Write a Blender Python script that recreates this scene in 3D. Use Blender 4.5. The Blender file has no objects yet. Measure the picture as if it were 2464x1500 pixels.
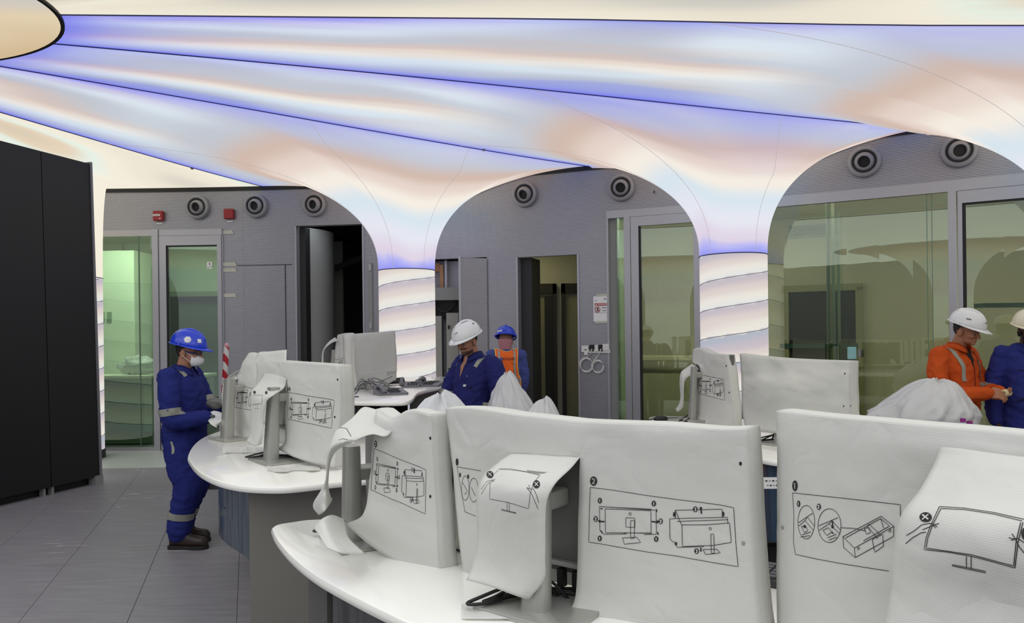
import bpy, bmesh, math, random
import numpy as np
from mathutils import Vector, Matrix, noise as mnoise
from mathutils.bvhtree import BVHTree
random.seed(7)
S = bpy.context.scene
C = S.collection
PI = math.pi
# ------------------------------------------------------------------ camera
F, CX, CY, ROLL, H = 1780.0, 1232.0, 805.0, 0.012, 1.65
ca, sa = math.cos(ROLL), math.sin(ROLL)
cam_d = bpy.data.cameras.new('camera'); cam = bpy.data.objects.new('camera', cam_d); C.objects.link(cam)
cam_d.sensor_width = 36.0; cam_d.lens = F / 2464.0 * 36.0; cam_d.shift_y = (CY - 750.0) / 2464.0
cam_d.clip_start = 0.05; cam_d.clip_end = 200
cam.matrix_world = Matrix(((ca, sa, 0, 0), (0, 0, -1, 0), (-sa, ca, 0, H), (0, 0, 0, 1)))
S.camera = cam
# ------------------------------------------------------------------ world, exposure
wd = bpy.data.worlds.new('world'); S.world = wd; wd.use_nodes = True
wd.node_tree.nodes['Background'].inputs[0].default_value = (0.5, 0.52, 0.55, 1)
wd.node_tree.nodes['Background'].inputs[1].default_value = 0.15
vs = S.view_settings
vs.view_transform = 'Standard'; vs.look = 'None'; vs.gamma = 1.0; vs.use_curve_mapping = False
vs.exposure = 0.0
EM = 1.0            # radiance of the backlit ceiling fabric
# ------------------------------------------------------------------ pixel helpers (2464 x 1500 frame)
def P(px, py, Y):
    du, dv = px - CX, py - CY
    return Vector(((du * ca - dv * sa) * Y / F, Y, H - (du * sa + dv * ca) * Y / F))
def PZ(px, py, z):
    du, dv = px - CX, py - CY
    return P(px, py, (H - z) * F / (du * sa + dv * ca))
def ray(px, py):
    d = P(px, py, 1.0) - Vector((0, 0, H)); return d.normalized()
CAMLOC = Vector((0, 0, H))
# ------------------------------------------------------------------ materials
def lin(c):
    return tuple(((v / 255) / 12.92 if v / 255 <= 0.04045 else ((v / 255 + 0.055) / 1.055) ** 2.4) for v in c)
MATS = {}
def mat(name, rgb, rough=0.5, metal=0.0, var=0.06, scale=6.0, bump=0.0, bscale=60.0, stretch=None, coat=0.0, spec=0.5, trans=0.0):
    if name in MATS: return MATS[name]
    m = bpy.data.materials.new(name); m.use_nodes = True; nt = m.node_tree; N = nt.nodes; L = nt.links
    b = N['Principled BSDF']; c = lin(rgb)
    b.inputs['Roughness'].default_value = rough; b.inputs['Metallic'].default_value = metal
    b.inputs['Coat Weight'].default_value = coat; b.inputs['Specular IOR Level'].default_value = spec
    tc = N.new('ShaderNodeTexCoord'); mp = N.new('ShaderNodeMapping'); L.new(tc.outputs['Object'], mp.inputs[0])
    if stretch: mp.inputs['Scale'].default_value = stretch
    nz = N.new('ShaderNodeTexNoise'); nz.inputs['Scale'].default_value = scale; nz.inputs['Detail'].default_value = 4
    L.new(mp.outputs[0], nz.inputs['Vector'])
    mx = N.new('ShaderNodeMix'); mx.data_type = 'RGBA'
    mx.inputs[6].default_value = (*[max(0, v * (1 - var)) for v in c], 1); mx.inputs[7].default_value = (*[min(1, v * (1 + var)) for v in c], 1)
    L.new(nz.outputs['Fac'], mx.inputs[0]); L.new(mx.outputs[2], b.inputs['Base Color'])
    if bump > 0:
        n2 = N.new('ShaderNodeTexNoise'); n2.inputs['Scale'].default_value = bscale; n2.inputs['Detail'].default_value = 3
        L.new(mp.outputs[0], n2.inputs['Vector'])
        bp = N.new('ShaderNodeBump'); bp.inputs['Strength'].default_value = bump; bp.inputs['Distance'].default_value = 0.01
        L.new(n2.outputs['Fac'], bp.inputs['Height']); L.new(bp.outputs[0], b.inputs['Normal'])
    if trans > 0:
        tr = N.new('ShaderNodeBsdfTranslucent'); L.new(mx.outputs[2], tr.inputs[0])
        ms = N.new('ShaderNodeMixShader'); ms.inputs[0].default_value = trans
        L.new(b.outputs[0], ms.inputs[1]); L.new(tr.outputs[0], ms.inputs[2]); L.new(ms.outputs[0], N['Material Output'].inputs[0])
    MATS[name] = m; return m
def emat(name, rgb, strength=1.0):
    if name in MATS: return MATS[name]
    m = bpy.data.materials.new(name); m.use_nodes = True; nt = m.node_tree; N = nt.nodes; L = nt.links
    b = N['Principled BSDF']; c = lin(rgb); b.inputs['Base Color'].default_value = (*[v * .6 for v in c], 1)
    nz = N.new('ShaderNodeTexNoise'); nz.inputs['Scale'].default_value = 0.8; nz.inputs['Detail'].default_value = 1
    tc = N.new('ShaderNodeTexCoord'); L.new(tc.outputs['Object'], nz.inputs['Vector'])
    mx = N.new('ShaderNodeMix'); mx.data_type = 'RGBA'; mx.inputs[6].default_value = (*[v * .9 for v in c], 1); mx.inputs[7].default_value = (*[min(1, v * 1.08) for v in c], 1)
    L.new(nz.outputs['Fac'], mx.inputs[0]); L.new(mx.outputs[2], b.inputs['Emission Color'])
    b.inputs['Emission Strength'].default_value = strength
    MATS[name] = m; return m
def vcol_emat(name, strength=1.0):
    m = bpy.data.materials.new(name); m.use_nodes = True; nt = m.node_tree; N = nt.nodes; L = nt.links
    b = N['Principled BSDF']; b.inputs['Base Color'].default_value = (.12, .12, .12, 1); b.inputs['Roughness'].default_value = .7
    b.inputs['Specular IOR Level'].default_value = .15
    a = N.new('ShaderNodeAttribute'); a.attribute_name = 'led'
    L.new(a.outputs['Color'], b.inputs['Emission Color']); b.inputs['Emission Strength'].default_value = strength
    MATS[name] = m; return m
def glass(name, tint, refl=0.5, rough=0.0):
    m = bpy.data.materials.new(name); m.use_nodes = True; nt = m.node_tree; N = nt.nodes; L = nt.links
    N.remove(N['Principled BSDF'])
    t = N.new('ShaderNodeBsdfTransparent'); t.inputs[0].default_value = (*lin(tint), 1)
    g = N.new('ShaderNodeBsdfGlossy'); g.inputs['Roughness'].default_value = rough; g.inputs['Color'].default_value = (.8, .9, .82, 1)
    lw = N.new('ShaderNodeLayerWeight'); lw.inputs[0].default_value = refl
    mp = N.new('ShaderNodeMath'); mp.operation = 'MULTIPLY_ADD'; mp.inputs[1].default_value = 0.9; mp.inputs[2].default_value = 0.03
    L.new(lw.outputs['Fresnel'], mp.inputs[0])
    ms = N.new('ShaderNodeMixShader'); L.new(mp.outputs[0], ms.inputs[0]); L.new(t.outputs[0], ms.inputs[1]); L.new(g.outputs[0], ms.inputs[2])
    L.new(ms.outputs[0], N['Material Output'].inputs[0]); MATS[name] = m; return m
# ------------------------------------------------------------------ mesh helpers
class MB:
    def __init__(s): s.v = []; s.f = []; s.mi = []; s.cur = 0
    def add(s, vs, fs):
        o = len(s.v); s.v += [tuple(p) for p in vs]
        for f in fs: s.f.append(tuple(i + o for i in f)); s.mi.append(s.cur)
        return s
    def box(s, c, d, rz=0.0, M=None):
        hx, hy, hz = d[0] / 2, d[1] / 2, d[2] / 2
        R = Matrix.Rotation(rz, 3, 'Z'); c = Vector(c)
        vs = [c + R @ Vector((x * hx, y * hy, z * hz)) for z in (-1, 1) for y in (-1, 1) for x in (-1, 1)]
        if M: vs = [M @ v for v in vs]
        return s.add(vs, [(0, 2, 3, 1), (4, 5, 7, 6), (0, 1, 5, 4), (2, 6, 7, 3), (0, 4, 6, 2), (1, 3, 7, 5)])
    def bbox(s, c, d, b=0.01, rz=0.0, M=None):     # box with chamfered edges
        bm = bmesh.new(); bmesh.ops.create_cube(bm, size=1.0)
        for v in bm.verts: v.co = Vector((v.co.x * d[0], v.co.y * d[1], v.co.z * d[2]))
        bmesh.ops.bevel(bm, geom=bm.edges[:], offset=b, segments=2, affect='EDGES', profile=.5)
        R = Matrix.Rotation(rz, 3, 'Z'); c = Vector(c)
        vs = [c + R @ v.co for v in bm.verts]
        if M: vs = [M @ v for v in vs]
        bm.verts.index_update(); fs = [tuple(v.index for v in f.verts) for f in bm.faces]; bm.free()
        return s.add(vs, fs)
    def loft(s, rings, cap=True, closed=True):
        n = len(rings[0]); vs = [p for r in rings for p in r]; fs = []
        for i in range(len(rings) - 1):
            for j in range(n if closed else n - 1):
                k = (j + 1) % n; fs.append((i * n + j, i * n + k, (i + 1) * n + k, (i + 1) * n + j))
        if cap: fs.append(tuple(range(n - 1, -1, -1))); fs.append(tuple((len(rings) - 1) * n + j for j in range(n)))
        return s.add(vs, fs)
    def tube(s, pts, r, n=8, cap=True, flat=1.0):
        pts = [Vector(p) for p in pts]; rs = r if isinstance(r, (list, tuple)) else [r] * len(pts)
        rings = []; up = Vector((0, 0, 1)); prev = None
        for i, p in enumerate(pts):
            t = (pts[min(i + 1, len(pts) - 1)] - pts[max(i - 1, 0)]).normalized()
            if prev is None:
                a = Vector((1, 0, 0)) if abs(t.z) > .9 else up
                x = t.cross(a).normalized()
            else:
                x = (prev - t * prev.dot(t)); x = x.normalized() if x.length > 1e-6 else t.orthogonal().normalized()
            y = t.cross(x).normalized(); prev = x
            rings.append([p + (x * math.cos(2 * PI * j / n) + y * math.sin(2 * PI * j / n) * flat) * rs[i] for j in range(n)])
        return s.loft(rings, cap)
    def ell(s, c, r, n=16, m=10, M=None):
        rings = []; c = Vector(c)
        for i in range(m + 1):
            a = -PI / 2 + PI * i / m; cr = max(math.cos(a), 1e-3)
            rr = [Vector((r[0] * cr * math.cos(2 * PI * j / n), r[1] * cr * math.sin(2 * PI * j / n), r[2] * math.sin(a))) for j in range(n)]
            if M: rr = [M @ v for v in rr]
            rings.append([c + v for v in rr])
        return s.loft(rings, True)
    def grid(s, G):
        n, m = len(G), len(G[0]); vs = [p for r in G for p in r]; fs = []
        for i in range(n - 1):
            for j in range(m - 1): fs.append((i * m + j, i * m + j + 1, (i + 1) * m + j + 1, (i + 1) * m + j))
        return s.add(vs, fs)
    def prism(s, poly, z0, z1, bev=0.0):
        n = len(poly); rings = []
        if bev > 0:
            cxy = [Vector((p[0], p[1])) for p in poly]
            def ins(d):
                out = []
                for i in range(n):
                    a, b, c = cxy[i - 1], cxy[i], cxy[(i + 1) % n]
                    t = (c - a).normalized(); nr = Vector((-t.y, t.x)); out.append(b + nr * d)
                return out
            area = sum(cxy[i].x * cxy[(i + 1) % n].y - cxy[(i + 1) % n].x * cxy[i].y for i in range(n)); sg = 1 if area > 0 else -1
            for d, z in ((bev, z0), (bev * .3, z0 + bev * .3), (0, z0 + bev), (0, z1 - bev), (bev * .3, z1 - bev * .3), (bev, z1)):
                rings.append([Vector((q.x, q.y, z)) for q in ins(d * sg)])
        else:
            rings = [[Vector((p[0], p[1], z)) for p in poly] for z in (z0, z1)]
        return s.loft(rings, True)
    def build(s, name, m, parent=None, smooth=False, kind=None):
        me = bpy.data.meshes.new(name); me.from_pydata([tuple(v) for v in s.v], [], s.f); me.update()
        bm = bmesh.new(); bm.from_mesh(me); bmesh.ops.recalc_face_normals(bm, faces=bm.faces); bm.to_mesh(me); bm.free()
        ms = m if isinstance(m, (list, tuple)) else [m]
        for q in ms: me.materials.append(q)
        if len(ms) > 1: me.polygons.foreach_set('material_index', s.mi)
        if smooth: me.polygons.foreach_set('use_smooth', [True] * len(me.polygons))
        o = bpy.data.objects.new(name, me); C.objects.link(o)
        if parent: o.parent = parent; o.matrix_parent_inverse = Matrix.Identity(4)
        if kind: o['kind'] = kind
        return o
def tag(o, label=None, cat=None, group=None, kind=None):
    if label: o['label'] = label
    if cat: o['category'] = cat
    if group: o['group'] = group
    if kind: o['kind'] = kind
    return o
def empty(name, loc=(0, 0, 0), rz=0.0):
    o = bpy.data.objects.new(name, None); C.objects.link(o); o.location = loc; o.rotation_euler = (0, 0, rz); o.empty_display_size = .1
    return o
def smooth_angle(o, ang=35):
    me = o.data; me.polygons.foreach_set('use_smooth', [True] * len(me.polygons))
    bm = bmesh.new(); bm.from_mesh(me)
    for e in bm.edges:
        if len(e.link_faces) == 2 and e.calc_face_angle(0) > math.radians(ang): e.smooth = False
    bm.to_mesh(me); bm.free(); return o
def cat_rom(pts, k=8, closed=False):
    pts = [Vector(p) for p in pts]; n = len(pts); out = []
    rng = range(n if closed else n - 1)
    for i in rng:
        p0 = pts[i - 1] if (closed or i > 0) else pts[0] * 2 - pts[1]
        p1 = pts[i]; p2 = pts[(i + 1) % n]
        p3 = pts[(i + 2) % n] if (closed or i + 2 < n) else pts[-1] * 2 - pts[-2]
        for j in range(k):
            t = j / k
            out.append(0.5 * ((2 * p1) + (p2 - p0) * t + (2 * p0 - 5 * p1 + 4 * p2 - p3) * t * t + (3 * p1 - p0 - 3 * p2 + p3) * t ** 3))
    if not closed: out.append(pts[-1])
    return out
def sstep(a, b, x):
    t = min(1, max(0, (x - a) / (b - a))); return t * t * (3 - 2 * t)
def lerp(a, b, t): return a + (b - a) * t
# ------------------------------------------------------------------ the curved back wall: Y = Yw(X)
_k = [(-13, 9.9), (-9, 10.8), (-6, 10.88), (-3.3, 10.8), (-1, 10.45), (1.08, 9.75), (2.8, 9.0), (4.6, 8.05), (6.5, 6.85), (9, 4.9), (12, 1.5)]
_kc = cat_rom([(x, y, 0) for x, y in _k], 24); _kx = np.array([p.x for p in _kc]); _ky = np.array([p.y for p in _kc])
def Yw(X): return float(np.interp(X, _kx, _ky))
def Yn(X):
    d = (Yw(X + .05) - Yw(X - .05)) / .1; n = Vector((d, -1, 0)); return n.normalized()
def W(px, py=None):
    py = CY if py is None else py
    k = ((px - CX) * ca - (py - CY) * sa) / F
    a, b = -12.5, 11.5
    for _ in range(50):
        m = (a + b) / 2
        if m < k * Yw(m): a = m
        else: b = m
    X = (a + b) / 2
    return X, P(px, py, Yw(X)).z
def WP(X, z, off=0.0):
    n = Yn(X); return Vector((X, Yw(X), z)) + n * off
# ================================================================== SETTING
M_rib = mat('ribbed_aluminium', (174, 174, 181), .4, .55, .05, 3)
M_alu = mat('brushed_aluminium', (172, 172, 178), .35, .55, .05, 4, stretch=(1, 1, 30))
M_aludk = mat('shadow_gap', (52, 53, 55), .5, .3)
M_black = mat('matt_black', (22, 22, 24), .55, 0, .1)
M_grout = mat('grout', (96, 94, 96), .9)
M_paint = mat('painted_plaster', (200, 199, 184), .8, 0, .04, 3)
M_paintg = mat('painted_plaster_green', (210, 214, 204), .8, 0, .04, 3)
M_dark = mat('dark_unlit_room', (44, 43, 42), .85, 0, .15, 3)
M_gpanel = mat('grey_panel', (140, 142, 140), .5, .1, .04, 3)
M_glassL = glass('green_glass', (214, 230, 212), .40)
M_glassR = glass('olive_glass', (229, 231, 215), .44)
def tile_mat():
    m = bpy.data.materials.new('grey_stone_tile'); m.use_nodes = True; nt = m.node_tree; N = nt.nodes; L = nt.links; b = N['Principled BSDF']
    g = N.new('ShaderNodeNewGeometry'); mp = N.new('ShaderNodeMapping'); mp.inputs['Rotation'].default_value = (0, 0, math.radians(-3)); mp.inputs['Scale'].default_value = (.9, 7, 1)
    L.new(g.outputs['Position'], mp.inputs[0])
    n1 = N.new('ShaderNodeTexNoise'); n1.inputs['Scale'].default_value = 3.2; n1.inputs['Detail'].default_value = 7; n1.inputs['Roughness'].default_value = .65; L.new(mp.outputs[0], n1.inputs[0])
    r = N.new('ShaderNodeValToRGB'); r.color_ramp.elements[0].position = .3; r.color_ramp.elements[1].position = .72
    r.color_ramp.elements[0].color = (*lin((128, 126, 130)), 1); r.color_ramp.elements[1].color = (*lin((147, 145, 149)), 1); L.new(n1.outputs['Fac'], r.inputs[0])
    mp2 = N.new('ShaderNodeMapping'); mp2.inputs['Rotation'].default_value = (0, 0, math.radians(-8)); mp2.inputs['Scale'].default_value = (.35, 3.0, 1); L.new(g.outputs['Position'], mp2.inputs[0])
    n2 = N.new('ShaderNodeTexNoise'); n2.inputs['Scale'].default_value = 1.7; n2.inputs['Detail'].default_value = 3; n2.inputs['Distortion'].default_value = .6; L.new(mp2.outputs[0], n2.inputs[0])
    sb = N.new('ShaderNodeMath'); sb.operation = 'SUBTRACT'; sb.inputs[1].default_value = .52; L.new(n2.outputs['Fac'], sb.inputs[0])
    ab = N.new('ShaderNodeMath'); ab.operation = 'ABSOLUTE'; L.new(sb.outputs[0], ab.inputs[0])
    r2 = N.new('ShaderNodeValToRGB'); r2.color_ramp.elements[0].position = 0; r2.color_ramp.elements[0].color = (1, 1, 1, 1); r2.color_ramp.elements[1].position = .006; r2.color_ramp.elements[1].color = (0, 0, 0, 1); L.new(ab.outputs[0], r2.inputs[0])
    n3 = N.new('ShaderNodeTexNoise'); n3.inputs['Scale'].default_value = 1.1; L.new(g.outputs['Position'], n3.inputs[0])
    r3 = N.new('ShaderNodeValToRGB'); r3.color_ramp.elements[0].position = .54; r3.color_ramp.elements[1].position = .68; L.new(n3.outputs['Fac'], r3.inputs[0])
    mm = N.new('ShaderNodeMath'); mm.operation = 'MULTIPLY'; L.new(r2.outputs[0], mm.inputs[0]); L.new(r3.outputs[0], mm.inputs[1])
    mx = N.new('ShaderNodeMix'); mx.data_type = 'RGBA'; mx.inputs[7].default_value = (*lin((205, 203, 205)), 1)
    L.new(mm.outputs[0], mx.inputs[0]); L.new(r.outputs[0], mx.inputs[6]); L.new(mx.outputs[2], b.inputs['Base Color'])
    b.inputs['Roughness'].default_value = .48; b.inputs['Specular IOR Level'].default_value = .35
    bp = N.new('ShaderNodeBump'); bp.inputs['Strength'].default_value = .25; bp.inputs['Distance'].default_value = .004; L.new(n1.outputs['Fac'], bp.inputs['Height']); L.new(bp.outputs[0], b.inputs['Normal'])
    MATS['tile'] = m; return m
M_tile = tile_mat()
# ---- floor
fl = MB().box((-.5, 3.5, -.055), (30, 32, .1)).build('floor', M_grout); tag(fl, kind='structure')
ta = Vector((-.336, .942, 0)).normalized(); tb = Vector((ta.y, -ta.x, 0)); t0 = Vector((-2.30, 4.42, 0))
tile_me = None; nt_ = 0
for i in range(-14, 20):
    for j in range(-10, 12):
        c = t0 + tb * (.6 * (i + .5)) + ta * (1.2 * j + (.6 if i % 2 else 0.15))
        if not (-8.2 < c.x < 6.2 and 1.7 < c.y < min(10.9, Yw(c.x) + .2)): continue
        if c.x > 1.5 and c.y < 2.6: continue
        if tile_me is None:
            o = MB().bbox((0, 0, -.004), (.5975, 1.1975, .012), .0015).build('floor_tile', M_tile, fl); tile_me = o.data
        else:
            o = bpy.data.objects.new('floor_tile', tile_me); C.objects.link(o); o.parent = fl
        o.location = (c.x, c.y, 0); o.rotation_euler = (0, 0, math.atan2(-tb.y, -tb.x) + PI); nt_ += 1
print('tiles', nt_)
# ---- pale threshold strip in front of the left office
Z3 = 3.2
G = [[Vector((x, y, .0035)) for x in np.linspace(-6.6, -3.9, 6)] for y in (9.38, 10.0, 10.84)]
th = MB().prism([(-6.0, 9.36), (-5.0, 9.40), (-3.95, 9.46), (-3.75, 10.83), (-6.3, 10.86)], .0025, .008).build('floor_threshold', mat('pale_stone', (186, 194, 186), .35, 0, .06, 2)); tag(th, kind='structure')
# ---- ribbed wall
def ribbed(x0, x1, z0, z1, off=0.0, pitch=.0175, dep=.010, fx=None):
    n = max(2, int(math.ceil((x1 - x0) / .16)) + 1); zs = []
    z = math.floor(z0 / pitch) * pitch; zs.append((z0, 0))
    while z < z1 - 1e-4:
        for a, d in ((0, 0), (.52, 0), (.60, dep), (.92, dep)):
            if z0 < z + a * pitch < z1: zs.append((z + a * pitch, d))
        z += pitch
    zs.append((z1, 0))
    fx = fx or (lambda x, zz, o: WP(x, zz, o))
    return MB().grid([[fx(x, zz, off - d) for x in np.linspace(x0, x1, n)] for zz, d in zs])
TOP = 3.805
wall = empty('wall_back'); tag(wall, kind='structure')
xa0, xa1 = W(228, 800)[0], W(537, 700)[0]
xb0, xb1 = W(713, 700)[0], W(875, 700)[0]
xc0, xc1 = W(1030, 700)[0], W(1110, 700)[0]; xhd = W(1172, 700)[0]
xd0, xd1 = W(1246, 800)[0], W(1393, 800)[0]
xe0, xe1 = W(1463, 700)[0], W(1692, 700)[0]
xf1 = 7.2
za = W(380, 552)[1]; zb = W(760, 543)[1]; zc = W(1090, 622)[1]; zd = W(1320, 616)[1]; ze = W(1463, 510)[1]
print('tops', za, zb, zc, zd, ze, xa0, xa1, xb0, xb1, xd0, xd1, xe0)
za = ze = (za + ze) / 2
for a, b, z0, z1 in ((-11.4, xa0, 0, TOP), (xa0, xa1, za, TOP), (xa1, xb0, 0, TOP), (xb0, xb1, zb, TOP), (xb1, xc0, 0, TOP), (xc0, xhd, zc, TOP), (xhd, xd0, 0, TOP),
                     (xd0, xd1, zd, TOP), (xd1, xe0, 0, TOP), (xe0, xf1, ze, TOP), (xf1, 11.3, 0, TOP)):
    ribbed(a, b, z0, z1).build('ribbed_panel', M_rib, wall)
def strip(x0, x1, z0, z1, off0, off1, m=M_alu, name='frame', par=None):
    n = max(2, int((x1 - x0) / .3) + 2); xs = np.linspace(x0, x1, n)
    r = [[WP(x, z0, off0), WP(x, z0, off1), WP(x, z1, off1), WP(x, z1, off0)] for x in xs]
    return MB().loft(r, True).build(name, m, par or wall)
for a, b, z0, z1 in ((-11.4, xa0, 0, TOP), (xa0, xa1, za, TOP), (xa1, xb0, 0, TOP), (xb0, xb1, zb, TOP), (xb1, xc0, 0, TOP), (xc0, xhd, zc, TOP), (xhd, xd0, 0, TOP), (xd0, xd1, zd, TOP), (xd1, xe0, 0, TOP), (xe0, xf1, ze, TOP), (xf1, 11.3, 0, TOP)):
    strip(a, b, z0, z1, -.10, -.016, M_gpanel, 'backing_panel')
# black shadow gap along the wall top, edge trims
strip(-11.4, 11.2, TOP, TOP + .075, -.2, .02, M_black, 'shadow_gap')
for x in (xa1, xb0, xb1, xc1, xd0, xd1, xe0):
    strip(x - .012, x + .012, 0, {xa1: za, xb0: zb, xb1: zb, xc1: zc, xd0: zd, xd1: zd, xe0: ze}[x], -.12, .012, M_rib, 'edge_trim')
# hidden door outline in the ribbed wall left of the dark doorway
xg0, xg1 = W(545, 700)[0], W(687, 700)[0]; zg = W(640, 638)[1]
strip(xg0, xg1 + .1, zg - .006, zg + .006, -.004, .003, M_aludk, 'panel_joint'); strip(xg1 - .006, xg1 + .006, 0, zg, -.004, .003, M_aludk, 'panel_joint')
xg2 = W(586, 800)[0]; strip(xg2 - .002, xg2 + .002, 0, TOP, -.004, .001, M_rib, 'panel_joint')
# panel joints on the other runs
for px in (): 
    xq = W(px, 550)[0]; strip(xq - .002, xq + .002, ze if px > 1463 else zd, TOP, -.004, .001, M_rib, 'panel_joint')
# hinge strip beside column
xh = W(893, 700)[0]; zh = W(893, 632)[1]
strip(xh - .025, xh + .025, 0, zh, 0, .03, M_gpanel, 'hinge_strip')
for zz in (zh - .12, zh - .95): strip(xh - .018, xh + .018, zz, zz + .09, .03, .045, M_alu, 'hinge')
# ---- other sides of the room (behind and beside the camera)
for nm, c, d in (('wall_left', (-11.5, 2.5, 2.05), (.2, 19, 4.3)), ('wall_front', (0, -7.6, 2.05), (25, .2, 4.3)), ('wall_right', (11.5, -2.5, 2.05), (.2, 10, 4.3))):
    tag(MB().box(c, d).build(nm, mat('grey_wall_paint', (150, 151, 154), .7)), kind='structure')
# ================================================================== glazing
# left office: fixed pane + glass door
w1 = empty('window_1'); tag(w1, kind='structure')
xm0, xm1 = W(372, 800)[0], W(386, 800)[0]
strip(xa0, xa1, za - .09, za, -.02, .03, M_alu, 'head_rail', w1); strip(xa0, xm0, 0, .06, -.02, .03, M_alu, 'sill_rail', w1)
strip(xm0, xm1, 0, za, -.02, .05, M_alu, 'mullion', w1)
strip(xa0, xm0, .06, za - .09, .0, .012, M_glassL, 'pane', w1)
xs_ = W(337, 800)[0]; strip(xs_ - .006, xs_ + .006, .06, za - .09, -.004, .016, mat('glass_joint', (90, 120, 100), .3), 'glass_joint', w1)
d1 = empty('door_1'); tag(d1, kind='structure')
xd_ = W(537, 700)[0]
zt = za - .095
strip(xm1 + .01, xm1 + .11, .02, zt, -.01, .035, M_alu, 'stile', d1); strip(xd_ - .07, xd_ - .01, .02, zt, -.01, .035, M_alu, 'stile', d1)
strip(xm1 + .11, xd_ - .07, zt - .14, zt, -.01, .035, M_alu, 'top_rail', d1); strip(xm1 + .11, xd_ - .07, .02, .12, -.01, .035, M_alu, 'bottom_rail', d1)
strip(xm1 + .11, xd_ - .07, .12, zt - .14, .005, .017, M_glassL, 'pane', d1)
strip(xm1 + .11, xm1 + .135, .12, zt - .14, -.012, .02, M_black, 'gasket', d1); strip(xm1 + .11, xd_ - .07, zt - .16, zt - .14, -.012, .02, M_black, 'gasket', d1)
# middle glazing beside the DANGER notice
w2 = empty('window_2'); tag(w2, kind='structure')
zt2 = ze
def wx(px, py=800): return W(px, py)[0]
strip(xe0, xe1, zt2 - .10, zt2, -.03, .02, M_alu, 'head_rail', w2)
strip(xe0 + .012, wx(1486), 0, zt2, -.16, -.05, M_gpanel, 'jamb', w2)
strip(wx(1486), wx(1510), .05, zt2 - .1, -.03, -.018, M_glassL, 'pane', w2)
strip(wx(1505), wx(1520), 0, zt2 - .1, -.04, .03, M_alu, 'mullion', w2)
d2 = empty('door_2'); tag(d2, kind='structure')
zt3 = zt2 - .105
strip(wx(1522), wx(1540), .02, zt3, -.02, .03, M_alu, 'stile', d2); strip(wx(1540), wx(1672), zt3 - .12, zt3, -.02, .03, M_alu, 'top_rail', d2)
strip(wx(1540), wx(1545), .1, zt3 - .12, -.025, .02, M_black, 'gasket', d2)
strip(wx(1672), wx(1692), 0, zt3, -.03, .03, M_alu, 'stile', d2); strip(wx(1540), wx(1672), .02, .1, -.02, .03, M_alu, 'bottom_rail', d2)
strip(wx(1543), wx(1672), .1, zt3 - .12, .0, .012, M_glassR, 'pane', d2)
# right glazing
w3 = empty('window_3'); tag(w3, kind='structure')
xr0 = xe1; xr1, xr2 = wx(2282, 600), wx(2302, 600)
strip(xr0, xf1, ze - .12, ze, -.04, .03, M_alu, 'head_rail', w3); strip(xr0, xr1, 0, .08, -.03, .03, M_alu, 'sill_rail', w3)
strip(xr0, xr1, .08, ze - .12, -.01, .004, M_glassR, 'pane', w3)
strip(xr1, xr2, 0, ze - .12, -.05, .05, M_alu, 'mullion', w3)
for px in (2231, 2243): strip(wx(px, 600) - .003, wx(px, 600) + .003, .08, ze - .12, -.012, .008, mat('glass_joint', (90, 120, 100)), 'glass_joint', w3)
d3 = empty('door_3'); tag(d3, kind='structure')
zt4 = ze - .125
strip(xr2 + .01, wx(2316, 600), .02, zt4, -.02, .035, M_alu, 'stile', d3); strip(wx(2316, 600), 6.6, zt4 - .13, zt4, -.02, .035, M_alu, 'top_rail', d3)
strip(wx(2316, 600), wx(2325, 600), .1, zt4 - .13, -.025, .02, M_black, 'gasket', d3); strip(wx(2316, 600), 6.6, zt4 - .15, zt4 - .13, -.025, .02, M_black, 'gasket', d3)
strip(wx(2325, 600), 6.6, .1, zt4 - .13, .0, .012, M_glassR, 'pane', d3); strip(6.6, 6.75, 0, zt4, -.02, .035, M_alu, 'stile', d3)
# ================================================================== rooms behind the wall
def room(name, boxes, m):
    mb = MB()
    for c, d in boxes: mb.box(c, d)
    return tag(mb.build(name, m), kind='structure')
def panel_light(c, d, strength, rgb=(255, 250, 235)):  # glowing panel added to light an interior, kept out of view
    o = MB().box(c, d).build('added_light_panel', emat('added_panel_glow_%d' % int(strength * 100), rgb, strength)); return o
# left office
yb = 13.6
room('wall_office_back', [((-5.4, yb + .05, 1.7), (4.6, .1, 3.4))], M_paintg)
room('wall_office_left', [((-7.55, 12.2, 1.7), (.1, 2.8, 3.4))], M_paintg)
room('wall_office_right', [((-3.82, 12.35, 1.7), (.1, 2.4, 3.4))], M_paintg)
room('ceiling_office', [((-5.6, 12.3, 3.43), (4, 2.8, .06))], M_paint)
q = P(282, 700, 12.2)
cb = MB().bbox((-6.72, 12.5, 1.55), (1.1, .8, 3.1), .01).build('white_cabinet', mat('cabinet_white', (232, 240, 226), .5)); tag(cb, 'tall pale cabinet behind the green glass of the left office', 'cabinet')
for px in (247, 264):
    a = P(px, 763, 12.1); MB().box((a.x, 12.093, a.z), (.07, .02, .16)).build('recessed_handle', mat('handle_shadow', (120, 150, 120), .6), cb)
dk = MB().bbox((-5.75, 11.75, 1.06), (1.9, .55, .05), .01).build('counter', mat('counter_white', (235, 238, 225), .4)); tag(dk, 'pale counter top seen through the green office glass', 'counter')
MB().box((-5.75, 11.8, .52), (1.8, .45, 1.02)).build('counter_front', mat('counter_front', (150, 165, 150), .6), dk)
MB().box((-5.5, 11.56, .55), (.5, .02, .7)).build('panel', mat('counter_front2', (175, 190, 175), .6), dk)
ld = empty('office_door', (-5.78, yb - .02, 0)); tag(ld, 'dark inner door in a pale frame seen through the left glass door', 'door')
for c, d in (((-.52, 0, 1.25), (.09, .08, 2.5)), ((.52, 0, 1.25), (.09, .08, 2.5)), ((0, 0, 2.46), (.95, .08, .09))): MB().box(c, d).build('door_frame', mat('frame_green', (140, 150, 132), .5), ld)
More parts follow.
